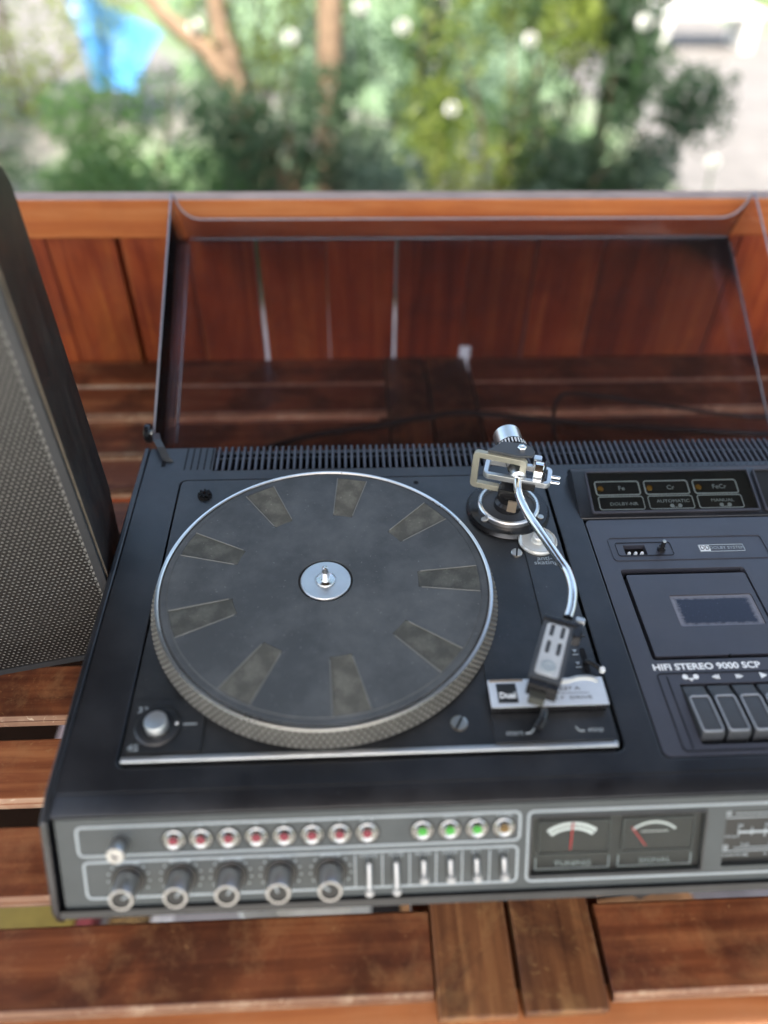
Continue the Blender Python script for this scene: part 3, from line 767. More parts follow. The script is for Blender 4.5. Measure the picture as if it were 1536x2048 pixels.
for i, (nm) in enumerate(('Fe', 'Cr', 'FeCr')):
    x0 = .2790 + i * .0522; x1 = x0 + .0478
    part('indicator_box', ring_loop('indicator_box', x0, x1, .0215, .0395, .0035, .0014, .0004, .0008, M['line']), ih, HM)
    text('lettering', nm, .0075, M['line'], ih, HM @ at(x0 + .028, .0302, .0006))
    part('indicator_lens', lathe('indicator_lens', [(.0036, .0004), (.0034, .0012), (.0015, .0018), (0, .0018)], M['amber_lens'], 20), ih, HM @ at(x0 + .0055, .0300))
    nm2 = ('DOLBY-NR', 'AUTOMATIC', 'MANUAL')[i]
    part('indicator_box', ring_loop('indicator_box', x0 + .0008, x1 + .0008, .0040, .0205, .0030, .0010, .0004, .0008, M['line']), ih, HM)
    text('lettering', nm2, .0052, M['line'], ih, HM @ at(x0 + .027, .0135 if i else .0110, .0006), 1.15)
    if i:
        bm = bmesh.new()
        for s in (-1, 1): lathe_bm(bm, [(.0022, .0004), (.0022, .0007), (0, .0007)], 14, at(x0 + .029 + s * .0042, .0080))
        box_bm(bm, x0 + .025, x0 + .033, .0058, .0064, .0004, .0007)
        part('reel_symbol', fin(bm, 'reel_symbol', M['line']), ih, HM)
part('window_pane', plate('window_pane', rrect(.2730, .4455, .0020, HLEN - .0015, .002), [], .0014, .0019, M['glass']), ih, HM)
# level meter print in the second window
bm = bmesh.new()
def arc_bm(bm, cx, cy, r_, w, a0, a1, z0, z1, n=20):
    o_ = [(cx + (r_ + w) * math.cos(R(a0 + (a1 - a0) * i / n)), cy + (r_ + w) * math.sin(R(a0 + (a1 - a0) * i / n))) for i in range(n + 1)]
    i_ = [(cx + r_ * math.cos(R(a0 + (a1 - a0) * i / n)), cy + r_ * math.sin(R(a0 + (a1 - a0) * i / n))) for i in range(n + 1)]
    plate_bm(bm, o_ + i_[::-1], [], z0, z1)
arc_bm(bm, .500, -.012, .042, .003, 35, 145, .0006, .0010)
part('meter_arc', fin(bm, 'meter_arc', M['white']), cd, HM)
bm = bmesh.new(); arc_bm(bm, .500, -.012, .036, .004, 110, 145, .0006, .0010)
part('meter_red_zone', fin(bm, 'meter_red_zone', M['needle']), cd, HM)
# dolby switch strip
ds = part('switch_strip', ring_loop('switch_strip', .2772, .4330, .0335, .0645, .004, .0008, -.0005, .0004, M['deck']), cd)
part('switch_recess', ring_loop('switch_recess', .2830, .3385, .0395, .0575, .003, .0006, -.0005, .0002, M['gloss_black']), cd)
part('switch_slot', plate('switch_slot', rrect(.2900, .3130, .0405, .0548, .0004), [], -.010, -.006, M['black']), cd)
bm = bmesh.new()
for i in range(3): lathe_bm(bm, [(.0016, -.006), (.0016, -.0015), (.0010, -.0005), (0, -.0005)], 14, at(.2950 + i * .0064, .0445))
part('contact_pin', fin(bm, 'contact_pin', M['white'], True), cd)
swk = part('slide_switch', lathe('slide_switch', [(.0040, -.0005), (.0038, .0030), (.0022, .0040), (.0020, .0110), (.0012, .0118), (0, .0118)], M['gloss_black'], 20), cd, at(.3270, .0468))
part('switch_tip', lathe('switch_tip', [(.0019, .0118), (.0014, .0128), (0, .0130)], M['line'], 16), swk, at(.3270, .0468))
lb = part('dolby_badge', ring_loop('dolby_badge', .3652, .4105, .0432, .0526, .0008, .0006, -.0005, -.0001, M['line']), cd)
part('badge_block', plate('badge_block', rrect(.3660, .3760, .0440, .0518, .0006), [], -.0005, -.0001, M['white']), lb)
text('logo', 'DD', .0080, M['dialblack'], lb, at(.3710, .0479, .00005), .8)
text('lettering', 'DOLBY SYSTEM', .0052, M['line'], lb, at(.3934, .0479, -.0002), .98)
# lid
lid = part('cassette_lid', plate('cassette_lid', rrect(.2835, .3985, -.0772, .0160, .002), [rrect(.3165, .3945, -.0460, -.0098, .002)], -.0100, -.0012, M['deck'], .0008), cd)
win_m, nt, b = mat('scuffed_cassette_window')
gco = nt.nodes.new('ShaderNodeTexCoord').outputs['Generated']
sep = nt.nodes.new('ShaderNodeSeparateXYZ'); nt.links.new(gco, sep.inputs[0])
def mth(op, a, b_=None):
    n_ = nt.nodes.new('ShaderNodeMath'); n_.operation = op
    for k_, v_ in enumerate((a, b_)):
        if v_ is None: continue
        if isinstance(v_, (int, float)): n_.inputs[k_].default_value = v_
        else: nt.links.new(v_, n_.inputs[k_])
    return n_.outputs[0]
ex = mth('MULTIPLY', mth('ABSOLUTE', mth('SUBTRACT', sep.outputs[0], .5)), 2.0)
ey = mth('MULTIPLY', mth('ABSOLUTE', mth('SUBTRACT', sep.outputs[1], .5)), 2.0)
ed = mth('MAXIMUM', mth('POWER', ex, 1.6), ey)
ed = mth('ADD', ed, mth('MULTIPLY', mth('SUBTRACT', noise(nt, gco, 14, 6, .75), .5), .38))
er = ramp(nt, [(.72, 0.0), (.90, 1.0)]); nt.links.new(ed, er.inputs[0])
spk = ramp(nt, [(.66, 0.0), (.74, .5)]); nt.links.new(noise(nt, gco, 34, 3, .6), spk.inputs[0])
wc = mixc(nt, spk.outputs[0], (.010, .011, .022), (.20, .21, .25))
nt.links.new(mixc(nt, er.outputs[0], wc, (.19, .195, .23)), b.inputs['Base Color'])
wr_ = ramp(nt, [(.0, .16), (1.0, .55)]); nt.links.new(er.outputs[0], wr_.inputs[0]); nt.links.new(wr_.outputs[0], b.inputs['Roughness'])
part('lid_window', plate('lid_window', rrect(.3166, .3944, -.0459, -.0099, .002), [], -.0060, -.0026, win_m), lid)
part('lid_catch', box('lid_catch', .3480, .3500, -.0790, -.0768, -.004, -.0008, M['black'], .0002), lid)
text('lettering', 'HIFI STEREO 9000 SCP', .0086, M['white'], cd, at(.2768, -.0892, -.0003), 1.12, 'LEFT', bold=.00022)
# key bank
kb = part('key_bank', ring_loop('key_bank', .2778, .540, -.1668, -.0950, .004, .0008, -.0005, .0001, M['gloss_black']), cd)
part('key_groove', box('key_groove', .2858, .2864, -.1640, -.0985, -.0005, .0001, M['black'], 0), kb)
kp = [(-.0015, -.018), (-.0015, -.0005), (-.0120, .0020), (-.0125, .0028), (-.0440, .0050), (-.0475, .0046), (-.0495, -.006), (-.0500, -.018)]
key_me = prism('cassette_key', kp, .0006, .0186, M['key_grey'], .0008, 2)
ksl = math.atan2(.0050 - .0028, -.0315)
KM = T(Vector((0, -.0125, .0031))) @ Matrix.Rotation(math.atan2(.0022, .0315), 4, 'X').inverted()
krim_me = ring_loop('key_rim', .0010, .0182, -.0345, -.0005, .003, .0012, -.0006, .0009, M['key_rim'], .0003)
for i in range(9):
    x0 = .2952 + i * .0212
    ky = part('cassette_key', key_me, kb, at(x0, -.1065))
    part('key_rim', krim_me, ky, at(x0, -.1065) @ KM)
bm = bmesh.new()
def tri(bm, x, y, d, s=.0022, z0=-.0004, z1=0):
    vs = [(x - d * s, y - s), (x - d * s, y + s), (x + d * s, y)]
    plate_bm(bm, vs if d > 0 else vs[::-1], [], z0, z1)
for s in (-1, 1): lathe_bm(bm, [(.0024, -.0004), (.0024, 0), (0, 0)], 14, at(.3061 + s * .0046, -.0992))
plate_bm(bm, [(.3042, -.1015), (.3080, -.1015), (.3061, -.1035)][::-1], [], -.0004, 0)
plate_bm(bm, [(.3020, -.1012), (.3102, -.1012), (.3102, -.1006), (.3020, -.1006)], [], -.0004, 0)
tri(bm, .3262, -.0998, -1); tri(bm, .3284, -.0998, -1)
tri(bm, .3468, -.1000, 1); tri(bm, .3490, -.1000, 1); tri(bm, .3688, -.0997, 1, .003)
part('key_symbol', fin(bm, 'key_symbol', M['white']), kb)

# ---- front panel (sloping), local frame: x right, y up the slope, z out
P0 = Vector((0, -.2000, -.0050)); dv = Vector((0, -.48342, -.87539)); nv = Vector((0, -.87539, .48342))
PM = Matrix(((1, 0, 0, P0.x), (0, -dv.y, nv.y, P0.y), (0, -dv.z, nv.z, P0.z), (0, 0, 0, 1)))
win = rrect(.1540, .2865, -.0645, -.0130, .001)
dialh = [(.3025, -.0632), (.5400, -.0632), (.5400, -.0145), (.3025, -.0145)]
holes = [win, dialh]
lever_x = [.0322, .0525, .0730, .0930, .1126, .1333]
fp = part('front_panel', plate('front_panel', rrect(-.1942, .5665, -.0762, -.0005, .0012), holes, -.004, 0, M['panel'], .0005), hf, PM)
part('panel_lip', plate('panel_lip', rrect(-.1975, .5700, -.0835, -.0772, .001), [], -.004, .0030, M['cabinet'], .001), fp, PM)
def frame(x0, x1, y0, y1, r_=.005): part('panel_line', ring_loop('panel_line', x0, x1, y0, y1, r_, .0018, 0, .0005, M['line'], .0002), fp, PM)
frame(-.1803, .1460, -.0328, -.0064)
frame(-.1780, .1450, -.0695, -.0362)
frame(.1507, .5600, -.0700, -.0068)
# jack knob
part('small_knob', lathe('small_knob', [(.0068, 0), (.0068, .0014), (.0066, .0120), (.0060, .0132), (.0030, .0132), (.0026, .0110), (0, .0110)], M['knob'], 32), hf, PM @ at(-.1490, -.0222))
# preset buttons: silver cups with coloured stars
cup = lathe('preset_button', [(.0078, 0), (.0078, .0009), (.0066, .0013), (.0064, .0022), (.0058, .0030), (.0035, .0022), (0, .0018)], M['cup'], 28)
well = lathe('button_well', [(.0094, .0001), (.0094, .0007), (.0080, .0009)], M['dialblack'], 28)
bm = bmesh.new()
for a in (0, 45): box_bm(bm, -.0034, .0034, -.0011, .0011, .0022, .0033, 0, RZ(a))
for a in (90, 135): box_bm(bm, -.0034, .0034, -.0011, .0011, .0021, .0034, 0, RZ(a))
star = fin(bm, 'lens', M['red_lens'], True, .0003)
star_g = star.copy(); star_g.materials.clear(); star_g.materials.append(M['green_lens'])
star_a = star.copy(); star_a.materials.clear(); star_a.materials.append(M['amber_lens'])
btn = [(x, star, None) for x in (-.1101, -.0904, -.0702, -.0500, -.0297, -.0093, .0110, .0313)] + [(x, star_g, 'round button with green centre') for x in (.0721, .0926, .1129)] + [(.1331, star_a, 'round button with amber centre')]
cap_txt = ['U1', 'U2', 'U3', 'U4', 'U5', 'U6', 'U7', 'AFC', 'M', 'LW', 'FM', 'CASS']
cap_txt = ['1', '2', '3', '4', '5', '6', '7', 'AUX', 'L', 'MW', 'SW', 'TAPE']
for i, (x, st, lab) in enumerate(btn):
    bt = part('preset_button', cup, hf, PM @ at(x, -.0203), label=lab or 'round button with red centre')
    part('button_well', well, bt, PM @ at(x, -.0203))
    part('lens', st, bt, PM @ at(x, -.0198))
    text('lettering', cap_txt[i], .0038, M['line'], fp, PM @ at(x, -.0105, .0002), 1.3)
# rotary knobs
knob = bmesh.new()
lathe_bm(knob, [(.0094, 0), (.0092, .0024), (.0090, .0200), (.0084, .0212), (.0070, .0212)], 40, None, 0)
lathe_bm(knob, [(.0070, .0212), (.0064, .0200), (0, .0200)], 40, None, 1)
box_bm(knob, -.0006, .0006, .0005, .0062, .0199, .0206, 2)
knob_me = fin(knob, 'rotary_knob', [M['knob'], M['dialblack'], M['line']], True)
shade_ring = lathe('knob_skirt', [(.0128, .0001), (.0126, .0010), (.0092, .0012)], M['dialblack'], 40)  # black ring put in for the shadow around each knob base
for i, x in enumerate((-.1455, -.1072, -.0706, -.0338, .0035)):
    kn = part('rotary_knob', knob_me, hf, PM @ at(x, -.0528) @ RZ((-60, -40, -35, 20, 50)[i]))
    part('knob_skirt', shade_ring, kn, PM @ at(x, -.0528))
    bm = bmesh.new()
    for j in range(11):
        a = R(210 - j * 24)
        lathe_bm(bm, [(.0008, 0), (.0008, .0003), (0, .0003)], 8, at(.0152 * math.cos(a), .0152 * math.sin(a)))
    part('scale_dots', fin(bm, 'scale_dots', M['line']), fp, PM @ at(x, -.0528))
    text('lettering', ('BALANCE', 'VOLUME', 'LOUDNESS', 'BASS', 'TREBLE')[i], .0033, M['line'], fp, PM @ at(x, -.0392, .0002), 1.2)
# lever switches
lv = bmesh.new()
def lever_mesh(L, droop):
    bm = bmesh.new()
    tube_bm(bm, [(0, .004, -.004), (0, .002, .004), (0, -.004 - droop * .4, L * .7), (0, -.006 - droop, L)], .0020, 10)
    bm2 = bm
    for v in bm.verts: v.co.x *= 1.15
    lathe_bm(bm, [(0, -.001), (.0030, -.0008), (.0032, .0012), (.0020, .0026), (0, .0028)], 14, T(Vector((0, -.006 - droop, L))), 1)
    return fin(bm, 'lever_switch', [M['lever'], M['lever_tip']], True)
lm1 = lever_mesh(.012, .010); lm2 = lever_mesh(.010, .003)
for i, x in enumerate(lever_x):
    lvr = part('lever_switch', lm1 if i < 2 else lm2, hf, PM @ at(x, -.0470))
    part('lever_slot', plate('lever_slot', rrect(-.0028, .0028, -.0170, .0030, .001), [], .0001, .0004, M['dialblack']), lvr, PM @ at(x, -.0470))
    part('divider_line', box('divider_line', x - .0108, x - .0098, -.0672, -.0395, .0001, .0009, M['line'], 0), fp, PM)
    text('lettering', ('MONO', 'MUTE', 'FILTER', 'CONT', 'SP 1', 'SP 2')[i], .0034, M['line'], fp, PM @ at(x, -.0408, .0002), 1.25)
# tuning and signal meters
mw = part('meter_window', plate('meter_window', rrect(.1535, .2870, -.0650, -.0125, .001), [], -.0075, -.0060, M['dialblack']), fp, PM)
part('window_frame', ring_loop('window_frame', .1528, .2877, -.0657, -.0118, .0015, .0016, 0, .0012, M['cabinet'], .0004), mw, PM)
def meter(x0, x1, label, tag_):
    me_ = part('needle_meter', plate('needle_meter', rrect(x0, x1, -.0490, -.0196, .001), [], -.0060, -.0044, M['dialblack'], .0004), fp, PM, label=tag_)
    part('meter_frame', ring_loop('meter_frame', x0, x1, -.0490, -.0196, .001, .0007, -.0044, -.0030, M['panel']), me_, PM)
    cx = (x0 + x1) / 2
    text('lettering', label, .0060, M['line'], fp, PM @ at(cx, -.0590, -.0050), 1.25)
    bm = bmesh.new()
    for q in ((x0 - .0015, x0 - .0008, -.0640, -.0535), (x1 + .0004, x1 + .0011, -.0640, -.0535), (x0 - .0008, x1 + .0004, -.0640, -.0633)):
        box_bm(bm, q[0], q[1], q[2], q[3], -.0060, -.0050)
    part('label_bracket', fin(bm, 'label_bracket', M['line']), fp, PM)
    return me_, cx
m1, cx = meter(.1608, .2158, 'TUNING', 'meter with a banded white arc and upright red needle')
bm = bmesh.new(); arc_bm(bm, cx - .002, -.0530, .0250, .0062, 52, 128, -.0044, -.0041)
part('meter_arc', fin(bm, 'meter_arc', M['white']), m1, PM)
bm = bmesh.new(); arc_bm(bm, cx - .002, -.0530, .0275, .0012, 54, 126, -.0041, -.0039)
part('arc_band', fin(bm, 'arc_band', M['dialblack']), m1, PM)
part('needle', tube('needle', [(cx - .0028, -.0450, -.0034), (cx - .0018, -.0215, -.0034)], .0006, M['needle'], 8), m1, PM)
m2, cx = meter(.2250, .2800, 'SIGNAL', 'meter with a thin white arc and needle at far left')
bm = bmesh.new(); arc_bm(bm, cx - .003, -.0490, .0240, .0016, 48, 132, -.0044, -.0041)
box_bm(bm, cx - .013, cx + .008, -.0325, -.0320, -.0044, -.0041)
part('meter_arc', fin(bm, 'meter_arc', M['white']), m2, PM)
part('needle', tube('needle', [(.2434, -.0440, -.0034), (.2322, -.0280, -.0034)], .0006, M['needle'], 8), m2, PM)
part('window_pane', plate('window_pane', rrect(.1545, .2860, -.0642, -.0133, .001), [], -.0018, -.0010, M['glass']), mw, PM)
# tuning dial
td = part('tuning_dial', plate('tuning_dial', rrect(.3020, .5405, -.0637, -.0140, .001), [], -.0060, -.0040, M['dialblack']), fp, PM)
bm = bmesh.new()
for q in ((.3028, .3040, -.0628, -.0150), (.3040, .5390, -.0160, -.0150), (.3040, .5390, -.0232, -.0224), (.3110, .5390, -.0198, -.0190), (.3040, .5390, -.0530, -.0522), (.3130, .5390, -.0500, -.0494), (.3150, .5390, -.0368, -.0350)):
    box_bm(bm, q[0], q[1], q[2], q[3], -.0040, -.0036)
for i in range(22):
    x = .3150 + i * .0105
    box_bm(bm, x, x + .0007, -.0402 if i % 2 == 0 else -.0385, -.0320, -.0040, -.0035)
for q in ((.3044, .3084, -.0208, -.0164), (.3044, .3084, -.0512, -.0470)): box_bm(bm, q[0], q[1], q[2], q[3], -.0040, -.0036)
part('dial_scale', fin(bm, 'dial_scale', M['line']), td, PM)
text('lettering', 'U', .0040, M['dialblack'], td, PM @ at(.3064, -.0186, -.0034)); text('lettering', 'K', .0040, M['dialblack'], td, PM @ at(.3064, -.0491, -.0034))
text('lettering', 'MHz', .0030, M['line'], td, PM @ at(.3050, -.0395, -.0036), 1.5, 'LEFT')
text('lettering', 'CHANNEL', .0030, M['line'], td, PM @ at(.3045, -.0562, -.0036), 1.5, 'LEFT')
for i, ch in enumerate(('2', '4', '6', '8', '10', '12')): text('lettering', ch, .0034, M['line'], td, PM @ at(.3235 + i * .0150, -.0562, -.0036), 1.3)
for i, ch in enumerate(('88', '90', '92', '94', '96')): text('lettering', ch, .0034, M['line'], td, PM @ at(.3165 + i * .021, -.0300, -.0036), 1.2)
for i, ch in enumerate(('510', '600', '700', '800')): text('lettering', ch, .0034, M['line'], td, PM @ at(.3215 + i * .022, -.0470, -.0036), 1.3)

# ---- smoky dust cover, opened far back
LA = math.atan2(.159, .307); LU = Vector((0, math.cos(LA), math.sin(LA))); LN = Vector((0, math.sin(LA), -math.cos(LA)))
H0 = Vector((0, .2500, -.0090))
def lidpt(x, u, w): return H0 + LU * u + LN * w + Vector((x, 0, 0))
LMX = Matrix(((1, 0, 0, H0.x), (0, LU.y, LN.y, H0.y), (0, LU.z, LN.z, H0.z), (0, 0, 0, 1)))   # x, u, w
LL, LH, LF = .347, .0660, -.0195
XL, XR = -.2030, .5765
dc = part('dust_cover', plate('dust_cover', rrect(XL + .0105, XR - .0105, -.002, LL + LF + .001, .006), [], LH - .0026, LH + .0004, M['smoke']), hf, LMX)
def wall_side(xa, xb, nm):
    bm = bmesh.new()
    pr_ = [(0, 0), (LL, 0), (LL + LF * .5, LH * .5), (LL + LF + .0005, LH - .0027), (-.002, LH - .0027)]
    a = [bm.verts.new((xa + (xb - xa) * 0, u, w)) for u, w in pr_]
    # walls splay outwards towards the open rim
    s = 1 if xa < .1 else -1
    vs0 = [bm.verts.new((xa + s * .0095 * (w / LH), u, w)) for u, w in pr_]; vs1 = [bm.verts.new((xb + s * .0095 * (w / LH), u, w)) for u, w in pr_]
    bmesh.ops.delete(bm, geom=a, context='VERTS')
    bm.faces.new(vs0); bm.faces.new(vs1[::-1])
    for i in range(5): bm.faces.new((vs0[i], vs0[(i + 1) % 5], vs1[(i + 1) % 5], vs1[i]))
    return fin(bm, nm, M['smoke_side'], False)
part('lid_side', wall_side(XL, XL + .003, 'lid_side'), dc, LMX)
part('lid_side', wall_side(XR - .003, XR, 'lid_side'), dc, LMX)
# front wall with its finger cut-out; polygon in (x, w), bent along u
cut = .0360
loop = [(XL + .0035, .0005)]
for i in range(9):
    a = R(180 + 90 * i / 8); loop.append((XL + .006 + .028 + .028 * math.cos(a), cut - .0275 + .0275 * 1.0 + .0 + (.0275) * (math.sin(a) + 1) * 0 if False else .0055 + .0305 * (-math.sin(a))))
for i in range(9):
    a = R(270 + 90 * i / 8); loop.append((XR - .006 - .028 + .028 * math.cos(a), .0055 + .0305 * (-math.sin(a))))
loop += [(XR - .0035, .0005), (XR - .0125, LH - .0028), (XL + .0125, LH - .0028)]
bm = bmesh.new(); plate_bm(bm, loop[::-1], [], 0, .003)
for v in bm.verts:
    x, w, t_ = v.co; v.co = (x, LL - .0035 + LF * (w / LH) + t_, w)
part('lid_front_wall', fin(bm, 'lid_front_wall', M['smoke']), dc, LMX)
# rims in a pale grey painted for the light their edges catch
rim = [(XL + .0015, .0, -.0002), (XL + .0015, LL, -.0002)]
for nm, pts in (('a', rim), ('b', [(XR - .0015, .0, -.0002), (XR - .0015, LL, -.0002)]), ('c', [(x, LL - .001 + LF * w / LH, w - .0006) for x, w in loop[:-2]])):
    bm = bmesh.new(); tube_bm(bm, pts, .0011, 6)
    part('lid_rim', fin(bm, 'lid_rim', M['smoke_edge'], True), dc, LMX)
fold_m = acrylic('acrylic_fold', (.66, .64, .68), .1)  # pale tubes along the lid folds, coloured as reflection streaks
_nt = fold_m.node_tree; _d = _nt.nodes.new('ShaderNodeBsdfDiffuse'); _d.inputs[0].default_value = (.30, .29, .33, 1)
_m = _nt.nodes.new('ShaderNodeMixShader'); _m.inputs[0].default_value = .35
_o = _nt.nodes['Material Output']; _src = _o.inputs[0].links[0].from_socket
_nt.links.new(_src, _m.inputs[1]); _nt.links.new(_d.outputs[0], _m.inputs[2]); _nt.links.new(_m.outputs[0], _o.inputs[0])
for x in (XL + .0125, XR - .0125):
    bm = bmesh.new(); tube_bm(bm, [(x, .02, LH - .0042), (x, LL + LF - .012, LH - .0042)], .0017, 8)
    part('fold_bead', fin(bm, 'fold_bead', fold_m, True), dc, LMX)
bm = bmesh.new(); tube_bm(bm, [(XL + .018, LL + LF - .003, LH - .0042), (XR - .018, LL + LF - .003, LH - .0042)], .0016, 8)
part('fold_bead', fin(bm, 'fold_bead', fold_m, True), dc, LMX)
# hinge
for sx, hx in ((1, -.2005), (-1, .5740)):
    hg = part('lid_hinge', lathe('lid_hinge', [(0, -.0035), (.0100, -.0035), (.0112, -.0022), (.0112, .0022), (.0100, .0035), (0, .0035)], M['gloss_black'], 28), hf, T(Vector((hx - sx * .003, .2420, .0030))) @ Matrix.Rotation(R(90), 4, 'Y'))
    part('hinge_screw', lathe('hinge_screw', [(.0040, 0), (.0036, .0016), (0, .0020)], M['steel'], 16), hg, T(Vector((hx + sx * .0005, .2420, .0030))) @ Matrix.Rotation(R(90 * sx), 4, 'Y'))
    bm = bmesh.new()
    pts = [(.2380, .0060), (.2180, .0125), (.2060, .0115), (.1960, .0040), (.1930, -.0020)]
    for i in range(len(pts) - 1):
        (y0, z0), (y1, z1) = pts[i], pts[i + 1]
        xa = hx + sx * (.002 + .006 * i); xb = hx + sx * (.002 + .006 * (i + 1))
        q = [bm.verts.new((xa, y0, z0)), bm.verts.new((xa + sx * .0085, y0, z0)), bm.verts.new((xb + sx * .0085, y1, z1)), bm.verts.new((xb, y1, z1))]
        q2 = [bm.verts.new(v.co - Vector((0, 0, .0018))) for v in q]
        bm.faces.new(q); bm.faces.new(q2[::-1])
        for j in range(4): bm.faces.new((q[j], q2[j], q2[(j + 1) % 4], q[(j + 1) % 4]))
    part('hinge_strap', fin(bm, 'hinge_strap', M['dgrey'], True), hg)
    part('strap_slot', box('strap_slot', hx + sx * .022 - .0022, hx + sx * .022 + .0022, .186, .196, -.001, .0003, M['black'], 0), hg)

# ================================================================== LOUDSPEAKER
sa = math.atan2(.0153, .0778)
SC = Vector((-.2045, .0270, ZT))
SM = T(SC) @ Matrix.Rotation(sa, 4, 'Z')         # local: x right along the front (0 = right front edge), y back, z up
sk = thing('loudspeaker', 'black bookshelf loudspeaker with perforated metal grille left of the music centre', 'loudspeaker', tuple(SC))
SWd, SD, SHt = .245, .127, .455
bm = bmesh.new()
sprof = [(.0075, .000), (.0075, SHt - .004)]
sprof = [(.0085, 0), (.105, 0), (.113, .075), (.132, .115)] + [(SD + .001, SHt - .04)]
for i in range(7):
    a = R(90 * i / 6); sprof.append((SD - .036 + .036 * math.cos(a), SHt - .036 + .036 * math.sin(a)))
sprof += [(.0085, SHt)]
a_ = [bm.verts.new((0, y, z)) for y, z in sprof]; b_ = [bm.verts.new((-SWd, y, z)) for y, z in sprof]
bm.faces.new(a_); bm.faces.new(b_[::-1])
for i in range(len(sprof)): bm.faces.new((a_[i], a_[(i + 1) % len(sprof)], b_[(i + 1) % len(sprof)], b_[i]))
part('speaker_cabinet', fin(bm, 'speaker_cabinet', M['speaker'], True, .002, 2, 50), sk, SM)
part('edge_strip', box('edge_strip', -.0012, .0003, .0062, .0084, .004, SHt - .004, M['brass'], .0003), sk, SM)
SV = Matrix(((1, 0, 0, 0), (0, 0, 1, 0), (0, 1, 0, 0), (0, 0, 0, 1)))
SF = SM @ Matrix(((1, 0, 0, 0), (0, 0, -1, 0), (0, 1, 0, 0), (0, 0, 0, 1)))   # x, y=up, z = towards viewer (-y)
part('grille_frame', ring_loop('grille_frame', -SWd + .001, -.0012, .0008, SHt - .001, .003, .0072, -.0082, .0006, M['frame_grey'], .0016), sk, SF)
part('grille_backing', plate('grille_backing', rrect(-SWd + .007, -.007, .006, SHt - .007, .002), [], -.0076, -.0014, M['grille_back'], smooth=False), sk, SF)
# perforated sheet, hexagonal pattern
pitch = .0045; rowh = pitch * math.sqrt(3) / 2; rad = .00148; zt, zb = -.0002, -.0009
gx0, gx1, gz0, gz1 = -SWd + .0085, -.0088, .0085, SHt - .0085
V = []; F = []
n = 8
row = 0; z = gz0 + rowh / 2
while z < gz1 - rowh / 2 + 1e-6:
    x = gx1 - pitch / 2 - (pitch / 2 if row % 2 else 0)
    while x > gx0 + pitch / 2:
        bidx = len(V)
        hexo = [(x + pitch / math.sqrt(3) * math.cos(R(30 + 60 * k)), z + pitch / math.sqrt(3) * math.sin(R(30 + 60 * k))) for k in range(6)]
        V += [(p_[0], p_[1], zt) for p_ in hexo]
        V += [(x + rad * math.cos(R(30 + 60 * k)), z + rad * math.sin(R(30 + 60 * k)), zt) for k in range(6)]
        V += [(x + rad * .95 * math.cos(R(30 + 60 * k)), z + rad * .95 * math.sin(R(30 + 60 * k)), zb) for k in range(6)]
        for k in range(6):
            j = (k + 1) % 6
            F.append((bidx + k, bidx + j, bidx + 6 + j, bidx + 6 + k))
            F.append((bidx + 6 + k, bidx + 6 + j, bidx + 12 + j, bidx + 12 + k))
        x -= pitch
    z += rowh; row += 1
me = bpy.data.meshes.new('perforated_grille'); me.from_pydata(V, [], F); me.update(); me.materials.append(M['grille'])
part('perforated_grille', me, sk, SF, kind='stuff')
part('front_baffle', plate('front_baffle', rrect(-SWd + .001, -.0012, .0008, SHt - .001, .003), [], -.0084, -.0078, M['black'], smooth=False), sk, SF)

# ================================================================== CABLES
zc = ZT + .0035
c1 = part('power_cable', tube('power_cable', [(-.115, .330, zc), (-.085, .356, zc), (-.018, .383, zc), (.055, .397, zc + .001), (.125, .415, zc + .001), (.185, .427, zc), (.275, .413, zc), (.378, .394, zc), (.45, .386, zc), (.56, .372, zc), (.72, .36, zc)], .0042, M['cable'], 10, 6))
tag(c1, 'thick black cable curving across the table behind the music centre', 'cable')
c2 = part('signal_cable', tube('signal_cable', [(.300, .2300, -.085), (.3040, .300, zc + .006), (.309, .368, zc), (.3155, .410, zc), (.327, .448, zc), (.345, .4705, zc), (.382, .468, zc), (.465, .4435, zc), (.553, .418, zc), (.626, .4065, zc), (.75, .41, zc)], .0027, M['cable'], 8, 6))
tag(c2, 'thin grey-black cable looping up behind the right vents', 'cable')

# ================================================================== THINGS UNDER THE TABLE
def fx(px): return .0244 + (-.2613 + px * .000397 - .0244) * 2.138
o = part('painted_board', box('painted_board', fx(-300), fx(165), -.10, .115, ZF + .004, ZF + .03, M['gravel'], .003)); tag(o, 'mustard yellow board lying on the floor under the table', 'board')
o = part('red_crate', box('red_crate', fx(176), fx(208), -.10, .115, ZF + .004, ZF + .05, plain('dull_red_plastic', (.16, .03, .035), .5), .004)); tag(o, 'narrow dull red crate edge beside the yellow board', 'crate')
mm, nt, b = mat('coir_mat_brown'); co = nt.nodes.new('ShaderNodeTexCoord').outputs['Object']
rp = ramp(nt, [(0.4, (0.02, .012, .006)), (0.6, (.28, .18, .07))]); nt.links.new(noise(nt, co, 160, 4, .7), rp.inputs[0]); nt.links.new(rp.outputs[0], b.inputs['Base Color']); b.inputs['Roughness'].default_value = .95
bump(nt, b, noise(nt, co, 200, 3), 1, .006)
o = part('door_mat', box('door_mat', fx(225), fx(300), -.15, .25, ZF + .004, ZF + .016, mm, .003)); tag(o, 'speckled brown coir mat on the floor under the table', 'mat')
o = part('paper_sheet', box('paper_sheet', fx(305), fx(350), -.1, .2, ZF + .004, ZF + .006, plain('crumpled_white_paper', (.36, .38, .40), .7, vary=.25, scale=40, bumpd=.01, bscale=30), .0008)); tag(o, 'crumpled white paper on the grey floor tiles', 'paper')
bw = part('enamel_bowl', lathe('enamel_bowl', [(0, .006), (.07, .006), (.115, .05), (.125, .054), (.120, .058), (.108, .052), (.066, .012), (0, .012)], plain('white_enamel', (.36, .39, .38), .3), 48)); bw.location = (fx(628), .035, ZF); tag(bw, 'pale round bowl on the floor seen through the slat gap', 'bowl')
